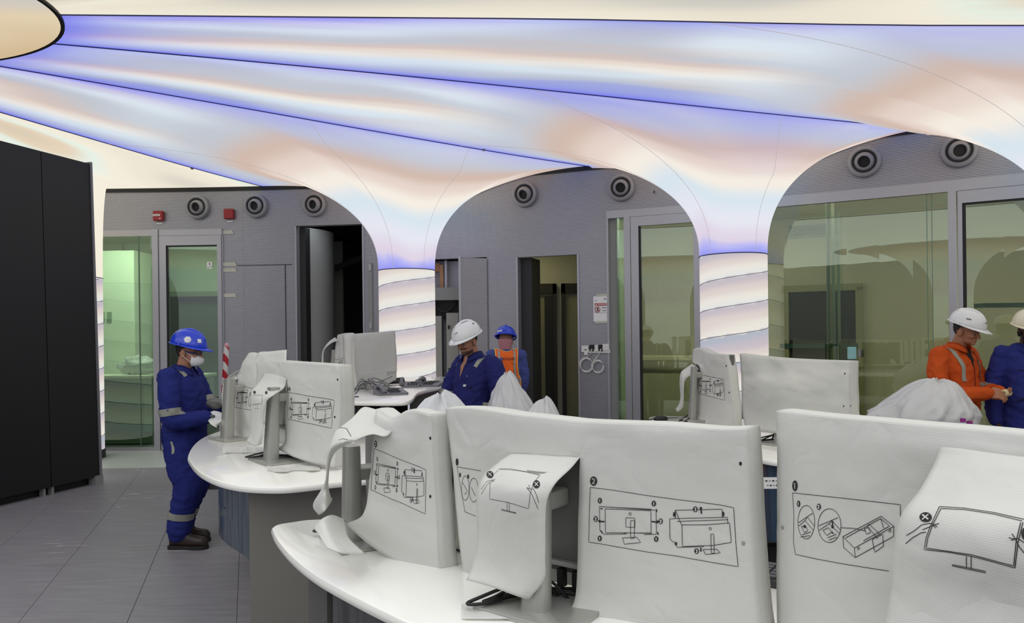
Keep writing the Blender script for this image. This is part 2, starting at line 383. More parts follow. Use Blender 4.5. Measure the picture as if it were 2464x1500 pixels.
MB().box((0, -.01, 1.2), (.95, .04, 2.4)).build('door_leaf', M_dark, ld)
nt1 = MB().box((0, 0, 0), (.075, .004, .1)).build('notice', mat('paper', (235, 236, 236), .8)); a = W(506, 639); nt1.location = WP(a[0], a[1], .026); tag(nt1, 'small white notice stuck on the left glass door', 'notice')
for dx, dz, w, h in ((0, .02, .01, .03), (-.015, -.03, .02, .008), (.02, -.02, .008, .02)): MB().box((dx, -.003, dz), (w, .002, h)).build('print', M_black, nt1)
tag(panel_light((-5.6, 11.35, 3.38), (2.2, .3, .02), 24, (246, 255, 240)), 'added light panel inside the left office', 'light')  # added close behind the glass head to brighten the office
# dark doorway with curved grey drum
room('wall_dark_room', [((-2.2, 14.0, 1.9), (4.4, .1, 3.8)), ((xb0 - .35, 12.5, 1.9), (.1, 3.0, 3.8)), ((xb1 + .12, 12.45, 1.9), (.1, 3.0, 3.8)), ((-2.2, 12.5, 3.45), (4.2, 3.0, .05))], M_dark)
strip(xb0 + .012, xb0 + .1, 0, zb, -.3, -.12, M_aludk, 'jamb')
ctr = P(700, 800, 12.0); rim = P(800, 800, 11.75)
cyl = []
rr = .78; cxy = Vector((P(797, 800, 11.6).x - rr, 11.75))
arc = [(cxy.x + rr * math.cos(a), cxy.y + rr * math.sin(a)) for a in np.linspace(-PI, 0.35, 30)]
dr = MB().grid([[Vector((x, y, z)) for x, y in arc] for z in (0, 1, 2, 3.3)]).build('curved_partition', mat('partition_grey', (176, 178, 176), .6), None, True); tag(dr, 'curved grey partition inside the dark doorway', 'partition')
cd = MB().bbox((0, 0, 0), (.09, .02, .26), .004).build('teal_card', mat('teal_card', (40, 150, 165), .4)); a = P(737, 861, 11.0); cd.location = a; tag(cd, 'small teal plate on the curved grey partition', 'plate')
cd.location = (a.x * 11.02 / 11.0, 11.02, a.z)
for k, (px, py, ln, an) in enumerate(((835, 620, .9, -.35), (832, 690, .0, 0))):
    if ln: tag(MB().box((0, 0, 0), (ln, .05, .10)).build('ceiling_bracket', mat('dim_bracket', (70, 70, 70), .7)), 'dim slanting bracket inside the dark doorway', 'bracket').matrix_world = Matrix.Translation(P(px + 12, py + 10, 13.2)) @ Matrix.Rotation(-an * -1, 4, 'Y')
tag(panel_light((-2.75, 11.0, 3.4), (.5, .25, .02), 4, (235, 240, 245)), 'added dim light panel brightening the partition in the dark doorway', 'light')  # added lamp, lifts the brightness of the curved partition
# electrical niche next to the first column
yc = Yw(xc0)
nich = empty('cabinet_niche', ((xc0 + xc1) / 2, yc, 0)); tag(nich, 'open electrical niche beside the lit column with grey enclosures', 'niche')
wN = xc1 - xc0
def nb(c, d, nm, m): 
    return MB().box(c, d).build(nm, m, nich)
nb((0, .34, zc / 2), (wN + .4, .04, zc), 'back_panel', mat('niche_back', (226, 226, 232), .7))
nb((-wN / 2 - .1, .25, zc / 2), (.04, .5, zc), 'side_panel', M_gpanel); nb((wN / 2, .25, zc / 2), (.04, .5, zc), 'side_panel', M_gpanel)
zs1 = W(1080, 700)[1]; zs0 = W(1080, 720)[1]
nb((0, .12, (zs1 + zs0) / 2 + .02), (wN, .25, abs(zs1 - zs0) + .06), 'trunking_box', M_gpanel)
nb((.0, .2, (zs1 + zc) / 2), (.035, .05, zc - zs1), 'upright', M_alu); nb((-.06, .18, zs1 + .2), (.05, .05, .38), 'timber_offcut', mat('timber', (196, 150, 110), .8, 0, .2, 20)); nb((-.16, .22, zc - .1), (.14, .08, .12), 'timber_block', mat('timber', (196, 150, 110)))
zp = W(1080, 757)[1]
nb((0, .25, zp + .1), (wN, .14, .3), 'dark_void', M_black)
nb((-.13, .1, zp / 2 - .02), (.16, .3, zp), 'enclosure', mat('enclosure_grey', (150, 152, 148), .5)); nb((.11, .03, zp / 2 + .02), (.17, .3, zp), 'enclosure', mat('enclosure_grey', (150, 152, 148), .5))
for zz in (zp - .18, zp - .78): nb((.06, -.125, zz), (.03, .02, .05), 'latch', M_black)
MB().tube(cat_rom([(-.2, .1, zp + .3), (-.14, .05, zp + .12), (0, .03, zp + .04), (.12, .05, zp + .12), (.18, .1, zp + .25)], 6), .016, 6).build('cable', M_black, nich, True)
# ajar ribbed cabinet door
hx, hy = xhd, Yw(xhd); lx = W(1110, 700)[0]; L0 = hx - lx
cdoor = ribbed(0, L0, 0, zc - .02, fx=lambda x, zz, o: Vector((-x, -.03 - .42 * x + 0, zz)) + Vector((-.38, -.92, 0)) * o).build('ribbed_service_door', M_rib); cdoor.location = (hx, hy, 0); tag(cdoor, 'ribbed metal cabinet door standing ajar beside the open niche', 'door')
MB().box((-L0, -.03 - .42 * L0 + .02, zc / 2), (.03, .05, zc)).build('edge', M_alu, cdoor)
# corridor doorway
ycor = Yw((xd0 + xd1) / 2)
room('wall_corridor_back', [((.35, ycor + 1.9, 1.7), (3.2, .1, 3.4))], M_paint)
room('wall_corridor_left', [((xd0 - .22, ycor + 1.3, 1.7), (.1, 1.2, 3.4))], M_paint); room('wall_corridor_right', [((xd1 + .45, ycor + 1.0, 1.7), (.1, 1.8, 3.4))], M_paint)
room('ceiling_corridor', [((.4, ycor + 1.25, 3.0), (2.0, 1.2, .06))], M_paint)
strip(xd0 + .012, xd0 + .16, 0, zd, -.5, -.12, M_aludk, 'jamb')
for k, (pa, pb) in enumerate(((1270, 1340), (1352, 1420))):
    x0, x1 = P(pa, 850, ycor + 1.84).x, P(pb, 850, ycor + 1.84).x; zt_ = P(1300, 684, ycor + 1.84).z
    dd = empty('corridor_door', ((x0 + x1) / 2, ycor + 1.8, 0)); tag(dd, ['dark framed corridor door with a pale leaf, left of the pair', 'dark framed corridor door, right of the pair'][k], 'door', 'corridor doors')
    w_ = x1 - x0
    for c, d in (((-w_ / 2 + .03, 0, zt_ / 2), (.06, .1, zt_)), ((w_ / 2 - .03, 0, zt_ / 2), (.06, .1, zt_)), ((0, 0, zt_ - .08), (w_, .1, .16))): MB().box(c, d).build('door_frame', mat('dark_bronze', (46, 44, 36), .5), dd)
    MB().box((-w_ * .18, .03, zt_ / 2 - .1), (w_ * .55, .03, zt_ - .2)).build('door_leaf', mat('pale_leaf', (150, 148, 120), .6), dd); MB().box((w_ * .27, .02, zt_ / 2 - .1), (w_ * .36, .03, zt_ - .2)).build('dark_leaf', mat('dark_leaf', (48, 50, 52), .6), dd)
tag(panel_light((.25, ycor + 1.1, 2.96), (.5, .4, .02), 5, (255, 240, 190)), 'added light panel in the corridor behind the doorway', 'light')  # added panel above the door head, lights the corridor
# glazed meeting rooms on the right
def back(X, d): 
    n = Yn(X); p = Vector((X, Yw(X), 0)) - n * d; return p
mbk = MB(); xs = np.linspace(xe0 - .3, 7.2, 16)
mbk.grid([[back(x, 3.0) + Vector((0, 0, z)) for x in xs] for z in (0, 3.6)])
tag(mbk.build('wall_meeting_back', M_paint), kind='structure')
mbk = MB(); mbk.grid([[back(x, d) + Vector((0, 0, 3.4)) for x in xs] for d in (.1, 3.0)]); tag(mbk.build('ceiling_meeting', M_paint), kind='structure')
for nm, x in (('wall_meeting_left', xe0 - .12), ('wall_meeting_right', 7.1), ):
    a, b = back(x, .12), back(x, 3.0); tag(MB().grid([[a + Vector((0, 0, z)), b + Vector((0, 0, z))] for z in (0, 3.5)]).build(nm, M_paint), kind='structure')
for k, x in enumerate((1.9, 3.1, 4.6, 6.2)):
    a = back(x, .5); o = panel_light((a.x, a.y, 3.37), (1.0, .35, .02), 19, (255, 250, 236)); tag(o, 'unseen added light panel in the olive meeting room, number %s from the left' % ('one', 'two', 'three', 'four')[k], 'light', 'added meeting room lights')  # added panels hidden behind the header, they brighten the meeting room
# glass partition inside (thin vertical lines), inner door, air grille
xp = wx(1990, 600); a, b = back(xp, .05), back(xp, 2.9)
gp = empty('glass_partition', (0, 0, 0)); tag(gp, 'clear glass partition running back inside the right meeting room', 'partition')
MB().grid([[a + Vector((0, 0, z)), b + Vector((0, 0, z))] for z in (.05, 3.3)]).build('pane', M_glassR, gp)
for t in (0.02, .3, .62):
    c = a.lerp(b, t); MB().box((c.x, c.y, 1.7), (.03, .03, 3.3)).build('edge_profile', mat('teal_glass_edge', (96, 116, 108), .3), gp)
def on_ray(px, py, x_guess_d):      # point on the meeting room back surface at depth d behind the wall
    X = W(px, py)[0]; k = None
    for _ in range(30):
        p = back(X, x_guess_d); k = P(px, py, p.y); X += (k.x - p.x) * .8
    return P(px, py, back(X, x_guess_d).y), Yn(X)
p0, nn = on_ray(1952, 555, 2.95); g = empty('air_grille', p0, math.atan2(nn.y, nn.x) + PI / 2); tag(g, 'dark slatted air grille high on the meeting room wall', 'grille')
wg = .62
MB().box((0, 0, 0), (wg, .02, .16)).build('backing', M_black, g)
for z in (-.085, .085): MB().box((0, -.015, z), (wg + .03, .03, .02)).build('grille_frame', M_gpanel, g)
for z in np.linspace(-.065, .065, 7): MB().box((0, -.02, z), (wg, .02, .008)).build('slat', M_gpanel, g)
p0, nn = on_ray(1960, 740, 2.9); idr = empty('inner_door', (p0.x, p0.y, 0), math.atan2(nn.y, nn.x) + PI / 2); tag(idr, 'dark door with pale frame and push bar inside the right meeting room', 'door')
for c, d in (((-.42, 0, 1.15), (.1, .1, 2.3)), ((.62, 0, 1.15), (.1, .1, 2.3)), ((.1, 0, 2.3), (1.14, .1, .1))): MB().box(c, d).build('door_frame', mat('frame_olive', (150, 150, 120), .6), idr)
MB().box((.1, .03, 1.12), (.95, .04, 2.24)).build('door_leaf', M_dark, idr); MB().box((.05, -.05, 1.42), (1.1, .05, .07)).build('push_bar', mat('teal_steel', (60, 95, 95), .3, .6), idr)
p0, nn = on_ray(2055, 848, 1.2); rd = MB().bbox((0, 0, 0), (.09, .04, .14), .008).build('card_reader', mat('reader_teal', (150, 205, 205), .4)); a = W(2050, 850); rd.location = WP(a[0], a[1], .03); tag(rd, 'small pale teal card reader on the glass wall', 'reader')
MB().bbox((.1, -.005, 0), (.07, .03, .09), .006).build('lock_body', M_gpanel, rd)
p0, nn = on_ray(2440, 735, 1.0); sh = MB().box((0, 0, 0), (.8, .2, .05)).build('wall_shelf', mat('teal_steel', (60, 95, 95))); sh.location = p0; tag(sh, 'dark thin shelf behind the far right glass door', 'shelf')
# long pale bench rail seen through the middle glass door
p0, nn = on_ray(1612, 862, 2.6); ben = MB().bbox((0, 0, 0), (.95, .3, .09), .02).build('long_white_tray', mat('white_trunk', (225, 226, 205), .5)); ben.location = p0; ben.rotation_euler = (0, 0, -.4); tag(ben, 'long white tray resting inside the room behind the middle glass door', 'tray')
p0, nn = on_ray(1620, 890, 2.7); tb_ = MB().box((0, 0, -.5), (1.1, .5, 1.0)).build('low_cabinet', mat('low_cab', (172, 176, 150), .6)); tb_.location = p0 - Vector((0, 0, .06)); tb_.rotation_euler = (0, 0, -.4); tag(tb_, 'low pale cabinet behind the middle glass door', 'cabinet')
# ================================================================== BACKLIT VAULTED CEILING
COLS = [(-6.05, 10.2), (-1.37, 9.7), (2.49, 8.3), (5.3, 6.6), (8.6, 2.6)]
NECK, ZN, ZT, RF = .367, 2.5, 3.86, 2.5
RC, RA, RB = Vector((-4.93, 5.0)), 1.8, 1.1
seams = [  # inner end ... outer end
    [(-6.0, 5.9), (-8.7, 10.83)],
    [(-5.55, 6.03), (-5.05, 7.35), (-3.62, 10.82)],
    [(-4.4, 6.05), (-1.89, 7.8), (1.02, 9.76)],
    [(-3.54, 5.7), (2.8, 7.58), (4.45, 8.12)],
    [(-3.2, 5.2), (0, 5.35), (3.8, 5.5), (8.6, 5.2)],
    [(-3.3, 4.6), (1, 2.0), (7.5, -1.5)]]
def dens(pl, k=30):
    out = []
    for i in range(len(pl) - 1):
        a, b = Vector(pl[i]), Vector(pl[i + 1]); n = max(2, int((b - a).length / .12))
        out += [a.lerp(b, t / n) for t in range(n)]
    return out + [Vector(pl[-1])]
SE = [dens([tuple(p)[:2] for p in cat_rom([(a, b, 0) for a, b in s], 6)]) if len(s) > 2 else dens(s) for s in seams]
SEn = [np.array([(p.x, p.y) for p in s]) for s in SE]
def zceil(x, y): return ZT + .08 * sstep(.5, 5, Yw(max(-12, min(11, x))) - y)
def dist(S_, x, y): return float(np.sqrt(((S_ - (x, y)) ** 2).sum(1).min()))
cW = [lin(c) for c in ((228, 233, 236), (212, 225, 234), (234, 226, 212), (206, 182, 168), (190, 196, 206), (216, 208, 226), (96, 100, 238), (226, 208, 198))]
WHITE, CYAN, CREAM, TAN, GREY, LAV, BLUE, PINK = [Vector(c) for c in cW]
def ramp(st, t):
    for i in range(len(st) - 1):
        if t <= st[i + 1][0]:
            k = (t - st[i][0]) / (st[i + 1][0] - st[i][0]); k = min(1, max(0, k)); return st[i][1].lerp(st[i + 1][1], k * k * (3 - 2 * k))
    return st[-1][1]
NEARS = [(0, Vector(lin((136, 140, 238)))), (.1, Vector(lin((176, 176, 238)))), (.22, Vector(lin((218, 206, 222)))), (.6, Vector(lin((224, 226, 236)))), (1.0, CYAN), (1.4, Vector(lin((242, 234, 222)))), (1.75, PINK), (2.05, TAN), (2.45, GREY), (3.0, CYAN)]
FARS = [(0, Vector(lin((160, 170, 214)))), (.07, Vector(lin((188, 196, 206)))), (.22, CYAN), (.38, Vector(lin((234, 231, 224)))), (.49, Vector(lin((228, 214, 202)))), (.57, Vector(lin((208, 192, 186)))), (.67, Vector(lin((190, 195, 204)))), (.8, Vector(lin((218, 228, 235)))), (.92, Vector(lin((222, 219, 234)))), (1.0, Vector(lin((196, 192, 236))))]
WARM = [(0, Vector(lin((198, 196, 188)))), (.3, Vector(lin((234, 226, 208)))), (.5, Vector(lin((240, 232, 214)))), (.65, Vector(lin((226, 236, 224)))), (.8, Vector(lin((224, 206, 180)))), (1, Vector(lin((206, 194, 176))))]
def vn(x, y, z=0): return mnoise.noise(Vector((x, y, z)))
SH0 = [(0, WHITE), (.5, CREAM), (1, GREY)]
ceil = empty('ceiling'); tag(ceil, kind='structure')
M_led = vcol_emat('backlit_fabric', EM)
def setcol(o, cols):
    at = o.data.color_attributes.new('led', 'FLOAT_COLOR', 'POINT')
    at.data.foreach_set('color', np.array([(c[0], c[1], c[2], 1) for c in cols], dtype=np.float32).ravel())
def ring_arc(a, b):
    t0 = math.atan2((a[1] - RC.y) / RB, (a[0] - RC.x) / RA); t1 = math.atan2((b[1] - RC.y) / RB, (b[0] - RC.x) / RA)
    if t1 - t0 > PI: t1 -= 2 * PI
    if t0 - t1 > PI: t1 += 2 * PI
    return [Vector((RC.x + RA * math.cos(t), RC.y + RB * math.sin(t))) for t in np.linspace(t0, t1, 12)]
def petal(i):
    c = Vector(COLS[i]); sl, sr = SE[i], SE[i + 1]
    xo0, xo1 = sl[-1].x, sr[-1].x
    wallp = [Vector((x, Yw(x))) + Vector(Yn(x)[:2]) * .02 for x in np.linspace(xo0, xo1, 50)] if i < 3 else ([Vector((x, Yw(x))) + Vector(Yn(x)[:2]) * .02 for x in np.linspace(xo0, 8.7, 40)] if i == 3 else [Vector((10.5, 4)), Vector((11, 0))])
    bnd = ring_arc(sr[0], sl[0])[1:-1][::1]
    B = [(p, 0) for p in sl] + [(p, 1) for p in wallp[1:-1]] + [(p, 0) for p in sr[::-1]] + [(p, 2) for p in bnd]
    NR = 44; V = []; Cc = []
    for (b, kd) in B:
        d = b - c; rho = d.length; dr = d / rho
        inner = max(0, dr.dot((RC - c).normalized()))
        R_ = 2.4 + 1.3 * inner ** 1.5 if i else .46
        for k in range(NR + 1):
            t = (k / NR) ** 1.8; r = NECK + (rho - NECK) * t; p = c + dr * r
            u = r / rho
            q = max(0, (R_ - r) / (R_ - NECK)) if r < R_ else 0
            prof = (1 - q ** 2.3) ** (1 / 2.3)
            zc_ = zceil(p.x, p.y)
            drop = (zc_ - ZN) * (1 - prof)
            if kd != 1: drop *= 1 - sstep(.82, 1, u)
            V.append((p.x, p.y, zc_ - drop))
            # led colour
            dl, dr_ = dist(SEn[i], p.x, p.y), dist(SEn[i + 1], p.x, p.y); e = min(dl, dr_)
            if kd == 2 or True:
                er = math.sqrt(((p.x - RC.x) / RA) ** 2 + ((p.y - RC.y) / RB) ** 2) - 1; e2 = min(e, er * 1.3) if i == 1 else min(e, er * .42)
            al = (p - RC).length
            if i in (0, 4):
                qq = dl / (dl + dr_ + 1e-6); col = ramp(WARM, min(1, max(0, .5 + .9 * vn(al * .35 + i * 3, qq * 3.2, 2)))) 
                if i == 4: col = col * .98
            else:
                s_ = (r - NECK) * .55 + (zc_ - drop - ZN) * .95
                zz_e = zceil(b.x, b.y) - ZN; s_end = (rho - NECK) * .55 + zz_e * .95
                if s_end < 2.75 and kd == 0: s_ *= 2.75 / s_end
                s_ += .12 * vn(math.atan2(d.y, d.x) * 1.3, i * 5.1)
                near = ramp(NEARS, s_)
                qq = dl / (dl + dr_ + 1e-6); qv = qq + .30 * vn(al * .42 + i * 7.7, qq * 2.2 + i, 1.3) + .06 * vn(al * .9, i)
                far = ramp(FARS, min(1, max(0, qv)))
                n2 = vn(al * .5 + 20 + i * 3, qq * 4, 5); far = far.lerp(TAN, .3 * sstep(.12, .5, n2))
                n3 = vn(al * .45 + 40 + i * 3, qq * 5, 9); far = far.lerp(GREY, .35 * sstep(.15, .5, n3))
                col = near.lerp(far, sstep(2.2, 3.3, s_ + .0))
                bw = math.exp(-max(0, e2) / lerp(.05, .13, sstep(1.0, 3.2, rho))) * (.7 + .35 * vn(al * .6 + i * 2, 3.3)) 
                if s_ < 1.5: bw *= sstep(.7, 1.5, s_)
                col = col.lerp(BLUE, min(.95, max(0, bw)))
            Cc.append(col)
    n = len(B); mb = MB(); mb.v = V; st = NR + 1
    for j in range(n):
        j2 = (j + 1) % n
        for k in range(NR): mb.f.append((j * st + k, j2 * st + k, j2 * st + k + 1, j * st + k + 1)); mb.mi.append(0)
    o = mb.build('vault_panel', M_led, ceil, True); setcol(o, Cc); return o
for i in range(5): petal(i)
# dark joint lines along the seams and fine fabric seams down the funnels
M_line = mat('seam_line', (70, 72, 120), .6); M_fab = emat('fabric_seam', (176, 170, 170), .8)
for k, s in enumerate(SE[1:]):
    MB().tube([(p.x, p.y, zceil(p.x, p.y) - .004) for p in s], .006, 5).build('seam_joint', M_line, ceil)
def fseam(i, target, bow=0.0, r0=NECK):
    c = Vector(COLS[i]); d = Vector(target) - c; rho = d.length; dr = d / rho; nrm = Vector((-dr.y, dr.x))
    inner = max(0, dr.dot((RC - c).normalized())); R_ = 2.4 + 1.3 * inner ** 1.5; pts = []
    for k in range(41):
        t = (k / 40) ** 1.7; r = NECK + (rho - NECK) * t; q = max(0, (R_ - r) / (R_ - NECK)); prof = (1 - q ** 2.3) ** (1 / 2.3)
        p = c + dr * r; zc_ = zceil(p.x, p.y); drop = (zc_ - ZN) * (1 - prof) * (1 - sstep(.82, 1, r / rho)); pts.append((p.x, p.y, zc_ - drop - .002))
    MB().tube(pts, .0024, 4).build('fabric_seam', M_fab, ceil)
def onseam(k, x): 
    s = SE[k]; return min(s, key=lambda p: abs(p.x - x))
fseam(1, onseam(2, -2.1)); fseam(1, onseam(2, -.45)); fseam(1, onseam(1, -4.6))
fseam(2, onseam(3, .17)); fseam(2, onseam(3, 2.75)); fseam(2, onseam(2, -.6))
fseam(3, onseam(4, 1.4)); fseam(3, onseam(3, 4.2))
# small sensors hanging on two seams
for px, py, sk in ((462, 402, 1), (1164, 357, 2)):
    a = PZ(px, py, ZT + .02); tag(MB().tube([a + Vector((0, 0, .02)), a - Vector((0, 0, .03))], [.03, .018], 8).build('sprinkler_head', M_gpanel), 'tiny sprinkler head on the ceiling seam %s' % ('above the wall nozzles at left' if px < 800 else 'above the first lit column'), 'sprinkler', 'ceiling sprinklers')
# central ellipse with black rim
EL = [Vector((RC.x + RA * math.cos(t), RC.y + RB * math.sin(t))) for t in np.linspace(0, 2 * PI, 97)[:-1]]
zr = ZT + .08
rimb = MB(); rings = []
for t in range(96):
    p = EL[t]; n = Vector(((p.x - RC.x) / RA ** 2, (p.y - RC.y) / RB ** 2)).normalized()
    rings.append([Vector((*(p + n * a), zr + b)) for a, b in ((.014, .05), (.014, -.02), (-.012, -.02), (-.012, .05))])
rings.append(rings[0]); rimb.loft(rings, False); rimb.build('ellipse_rim', M_black, ceil)
mb = MB(); V = []; Cc = []
for k in range(13):
    for t in range(96):
        p = RC.lerp(EL[t], max(.01, k / 12)); V.append((p.x, p.y, zr - .02 + .05 * (1 - (k / 12) ** 2))); 
        yy = (p.y - RC.y) / RB; Cc.append(ramp([(0, Vector(lin((206, 180, 140)))), (.35, Vector(lin((222, 204, 172)))), (.55, Vector(lin((200, 196, 190)))), (.7, Vector(lin((236, 226, 206)))), (1, Vector(lin((232, 216, 186))))], min(1, max(0, .5 - yy * .5 + .2 * vn(p.x, p.y * 2)))))
mb.v = V
for k in range(12):
    for t in range(96): mb.f.append((k * 96 + t, k * 96 + (t + 1) % 96, (k + 1) * 96 + (t + 1) % 96, (k + 1) * 96 + t)); mb.mi.append(0)
o = mb.build('ellipse_panel', M_led, ceil, True); setcol(o, Cc)
# the rest of the luminous ceiling (left of and behind the camera)
poly = [(-11.5, 10.5), (-8.7, 10.83), (-6.0, 5.9)] + [tuple(p) for p in ring_arc((-6.0, 5.9), (-6.7, 5.0))[1:]] + [tuple(p) for p in ring_arc((-6.7, 5.0), (-3.3, 4.6))[1:]] 
poly = [(-11.5, 10.5), (-8.7, 10.83), (-6.0, 5.9)]
tt = np.linspace(math.atan2((5.9 - RC.y) / RB, (-6 - RC.x) / RA), 2 * PI + math.atan2((4.6 - RC.y) / RB, (-3.3 - RC.x) / RA), 30)
poly += [(RC.x + RA * math.cos(t), RC.y + RB * math.sin(t)) for t in tt] + [(p.x, p.y) for p in SE[5]] + [(11.5, 0), (11.5, -7.6), (-11.5, -7.6)]
mb = MB(); bm = bmesh.new(); f = bm.faces.new([bm.verts.new((x, y, zr)) for x, y in poly]); bmesh.ops.triangulate(bm, faces=[f]); bm.verts.index_update()
mb.add([v.co.copy() for v in bm.verts], [tuple(v.index for v in f.verts) for f in bm.faces]); bm.free()
mb.build('luminous_panel', emat('luminous_warm', (236, 238, 240), 1.65 * EM), ceil)
# columns of the far half of the oval room, behind the camera
for x_, y_ in ((-9.2, 1.2), (-6.6, -2.6), (-2.4, -4.6), (2.2, -4.6), (6.2, -3.0)):
    V = []; Cc = []; mb = MB(); na = 36
    prof = [(NECK, .0), (NECK, 1.2), (NECK, ZN)] + [(NECK + (2.0 - NECK) * t, ZN + (zr + .01 - ZN) * (1 - (1 - t) ** 2.3) ** (1 / 2.3)) for t in np.linspace(.03, 1, 16) ** 1.6]
    for r_, z_ in prof:
        for a in range(na):
            V.append((x_ + r_ * math.cos(2 * PI * a / na), y_ + r_ * math.sin(2 * PI * a / na), z_)); Cc.append(ramp(NEARS, max(0, (r_ - NECK) * .7 + (z_ - ZN) * .95)) if z_ > ZN else ramp(SH0, (z_ * 3.2) % 1))
    mb.v = V
    for k in range(len(prof) - 1):
        for a in range(na): mb.f.append((k * na + a, k * na + (a + 1) % na, (k + 1) * na + (a + 1) % na, (k + 1) * na + a)); mb.mi.append(0)
    o = mb.build('rear_vault_column', M_led, ceil, True); setcol(o, Cc)
# roof slab above
tag(MB().box((0, 2, 4.4), (26, 22, .1)).build('ceiling_slab', M_dark), kind='structure')
# ---- luminous columns
SH = [(0, Vector(lin((226, 228, 228)))), (.22, Vector(lin((234, 230, 220)))), (.48, Vector(lin((220, 208, 202)))), (.75, Vector(lin((196, 186, 194)))), (1, Vector(lin((174, 180, 194))))]
lab = ['luminous white column partly hidden by the black wall', 'luminous white column in the middle with spiral seams', 'luminous white column at right with spiral seams and bluish bands', 'luminous column beyond the right edge of the view', 'luminous column behind the right side']
for i, (x, y) in enumerate(COLS[:4]):
    col = empty('luminous_column', (x, y, 0)); tag(col, lab[i], 'column', 'luminous columns')
    V = []; Cc = []; mb = MB(); nz, na = 80, 40; ph = {1: .2, 2: .47}.get(i, 0)
    for k in range(nz + 1):
        z = .12 + (ZN - .12) * k / nz
        for a in range(na):
            th_ = 2 * PI * a / na; V.append((NECK * math.cos(th_), NECK * math.sin(th_), z))
            fr = ((z - .31 * th_ / (2 * PI)) / .31 + ph) % 1.0
            c_ = ramp(SH, (fr + .9 * vn(z * .8 + i * 4, 1.7 + i) + 1) % 1.0 if False else min(1, max(0, fr * .85 + .9 * max(0, vn(z * 1.3 + i * 4, 1.7 + i)))))
            Cc.append(c_ * .93)
    mb.v = V
    for k in range(nz):
        for a in range(na): mb.f.append((k * na + a, k * na + (a + 1) % na, (k + 1) * na + (a + 1) % na, (k + 1) * na + a)); mb.mi.append(0)
    o = mb.build('shaft', M_led, col, True); setcol(o, Cc)
    for h in range(9):
        pts = []
        for a in range(na + 1):
            th_ = 2 * PI * a / na; z = .31 * (h - ph) + .31 * th_ / (2 * PI)
            if .13 < z < ZN - .01: pts.append((1.004 * NECK * math.cos(th_), 1.004 * NECK * math.sin(th_), z))
        if len(pts) > 3: MB().tube(pts, .005, 4).build('spiral_seam', mat('spiral_seam', (165, 162, 164), .6), col)
    MB().tube([(0, 0, 0), (0, 0, .125)], NECK + .012, 40).build('plinth', M_aludk, col)
    MB().tube([(NECK * 1.005 * math.cos(a), NECK * 1.005 * math.sin(a), ZN) for a in np.linspace(0, 2 * PI, 41)], .006, 4, False).build('collar', M_line, col)
# ================================================================== DESKS
M_top = mat('white_solid_surface', (246, 245, 239), .16, 0, .015, 2, coat=.3)
M_ped = mat('grey_pedestal', (128, 126, 120), .45, .1, .04, 2)
M_pedd = mat('dark_grey_pedestal', (92, 90, 88), .5, .1, .05, 2)
def streak(name, cols):
    m = bpy.data.materials.new(name); m.use_nodes = True; nt = m.node_tree; N = nt.nodes; L = nt.links; b = N['Principled BSDF']
    tc = N.new('ShaderNodeTexCoord'); mp = N.new('ShaderNodeMapping'); mp.inputs['Scale'].default_value = (1, 1, .06); L.new(tc.outputs['Object'], mp.inputs[0])
    n = N.new('ShaderNodeTexNoise'); n.inputs['Scale'].default_value = 14; n.inputs['Detail'].default_value = 5; L.new(mp.outputs[0], n.inputs[0])
    r = N.new('ShaderNodeValToRGB'); L.new(n.outputs['Fac'], r.inputs[0])
    while len(r.color_ramp.elements) < len(cols): r.color_ramp.elements.new(.5)
    for i, c in enumerate(cols): r.color_ramp.elements[i].position = .28 + .46 * i / (len(cols) - 1); r.color_ramp.elements[i].color = (*lin(c), 1)
    L.new(r.outputs[0], b.inputs['Base Color']); b.inputs['Roughness'].default_value = .2; MATS[name] = m; return m
M_str = streak('streaked_blue_laminate', [(28, 34, 42), (52, 62, 74), (98, 108, 118), (60, 74, 90), (120, 128, 138)])
M_strd = streak('streaked_charcoal_laminate', [(26, 28, 32), (48, 50, 54), (76, 76, 80), (54, 58, 66), (92, 92, 96)])
M_strb = streak('streaked_deep_blue_laminate', [(24, 34, 50), (56, 74, 96), (38, 54, 74), (104, 58, 58), (92, 108, 128)])
def desk(name, label, pts, z, parts):
    o = empty(name, (sum(p[0] for p in pts) / len(pts), sum(p[1] for p in pts) / len(pts), 0)); tag(o, label, 'desk', 'control room consoles')
    L0 = Vector(o.location)
    t = MB().prism([(p[0] - L0.x, p[1] - L0.y) for p in pts], z - .032, z, .012).build('worktop', M_top, o); smooth_angle(t, 40)
    for nm, poly, z0, z1, m, thick in parts:
        if thick:   # open polyline wall of given thickness
            a = [Vector(q) - L0.to_2d() for q in poly]; out = []
            for i in range(len(a)):
                tt_ = (a[min(i + 1, len(a) - 1)] - a[max(i - 1, 0)]).normalized(); out.append(Vector((-tt_.y, tt_.x)) * thick)
            pl = a + [a[i] + out[i] for i in range(len(a) - 1, -1, -1)]
        else: pl = [Vector(q) - L0.to_2d() for q in poly]
        ob = MB().prism([(q[0], q[1]) for q in pl], z0, z1).build(nm, m, o); smooth_angle(ob, 30)
    return o
def cr2(pts, k=6, closed=False): return [(p.x, p.y) for p in cat_rom([(a, b, 0) for a, b in pts], k, closed)]
def pz(l, z): return [tuple(PZ(a, b, z)[:2]) for a, b in l]
ZD = .98
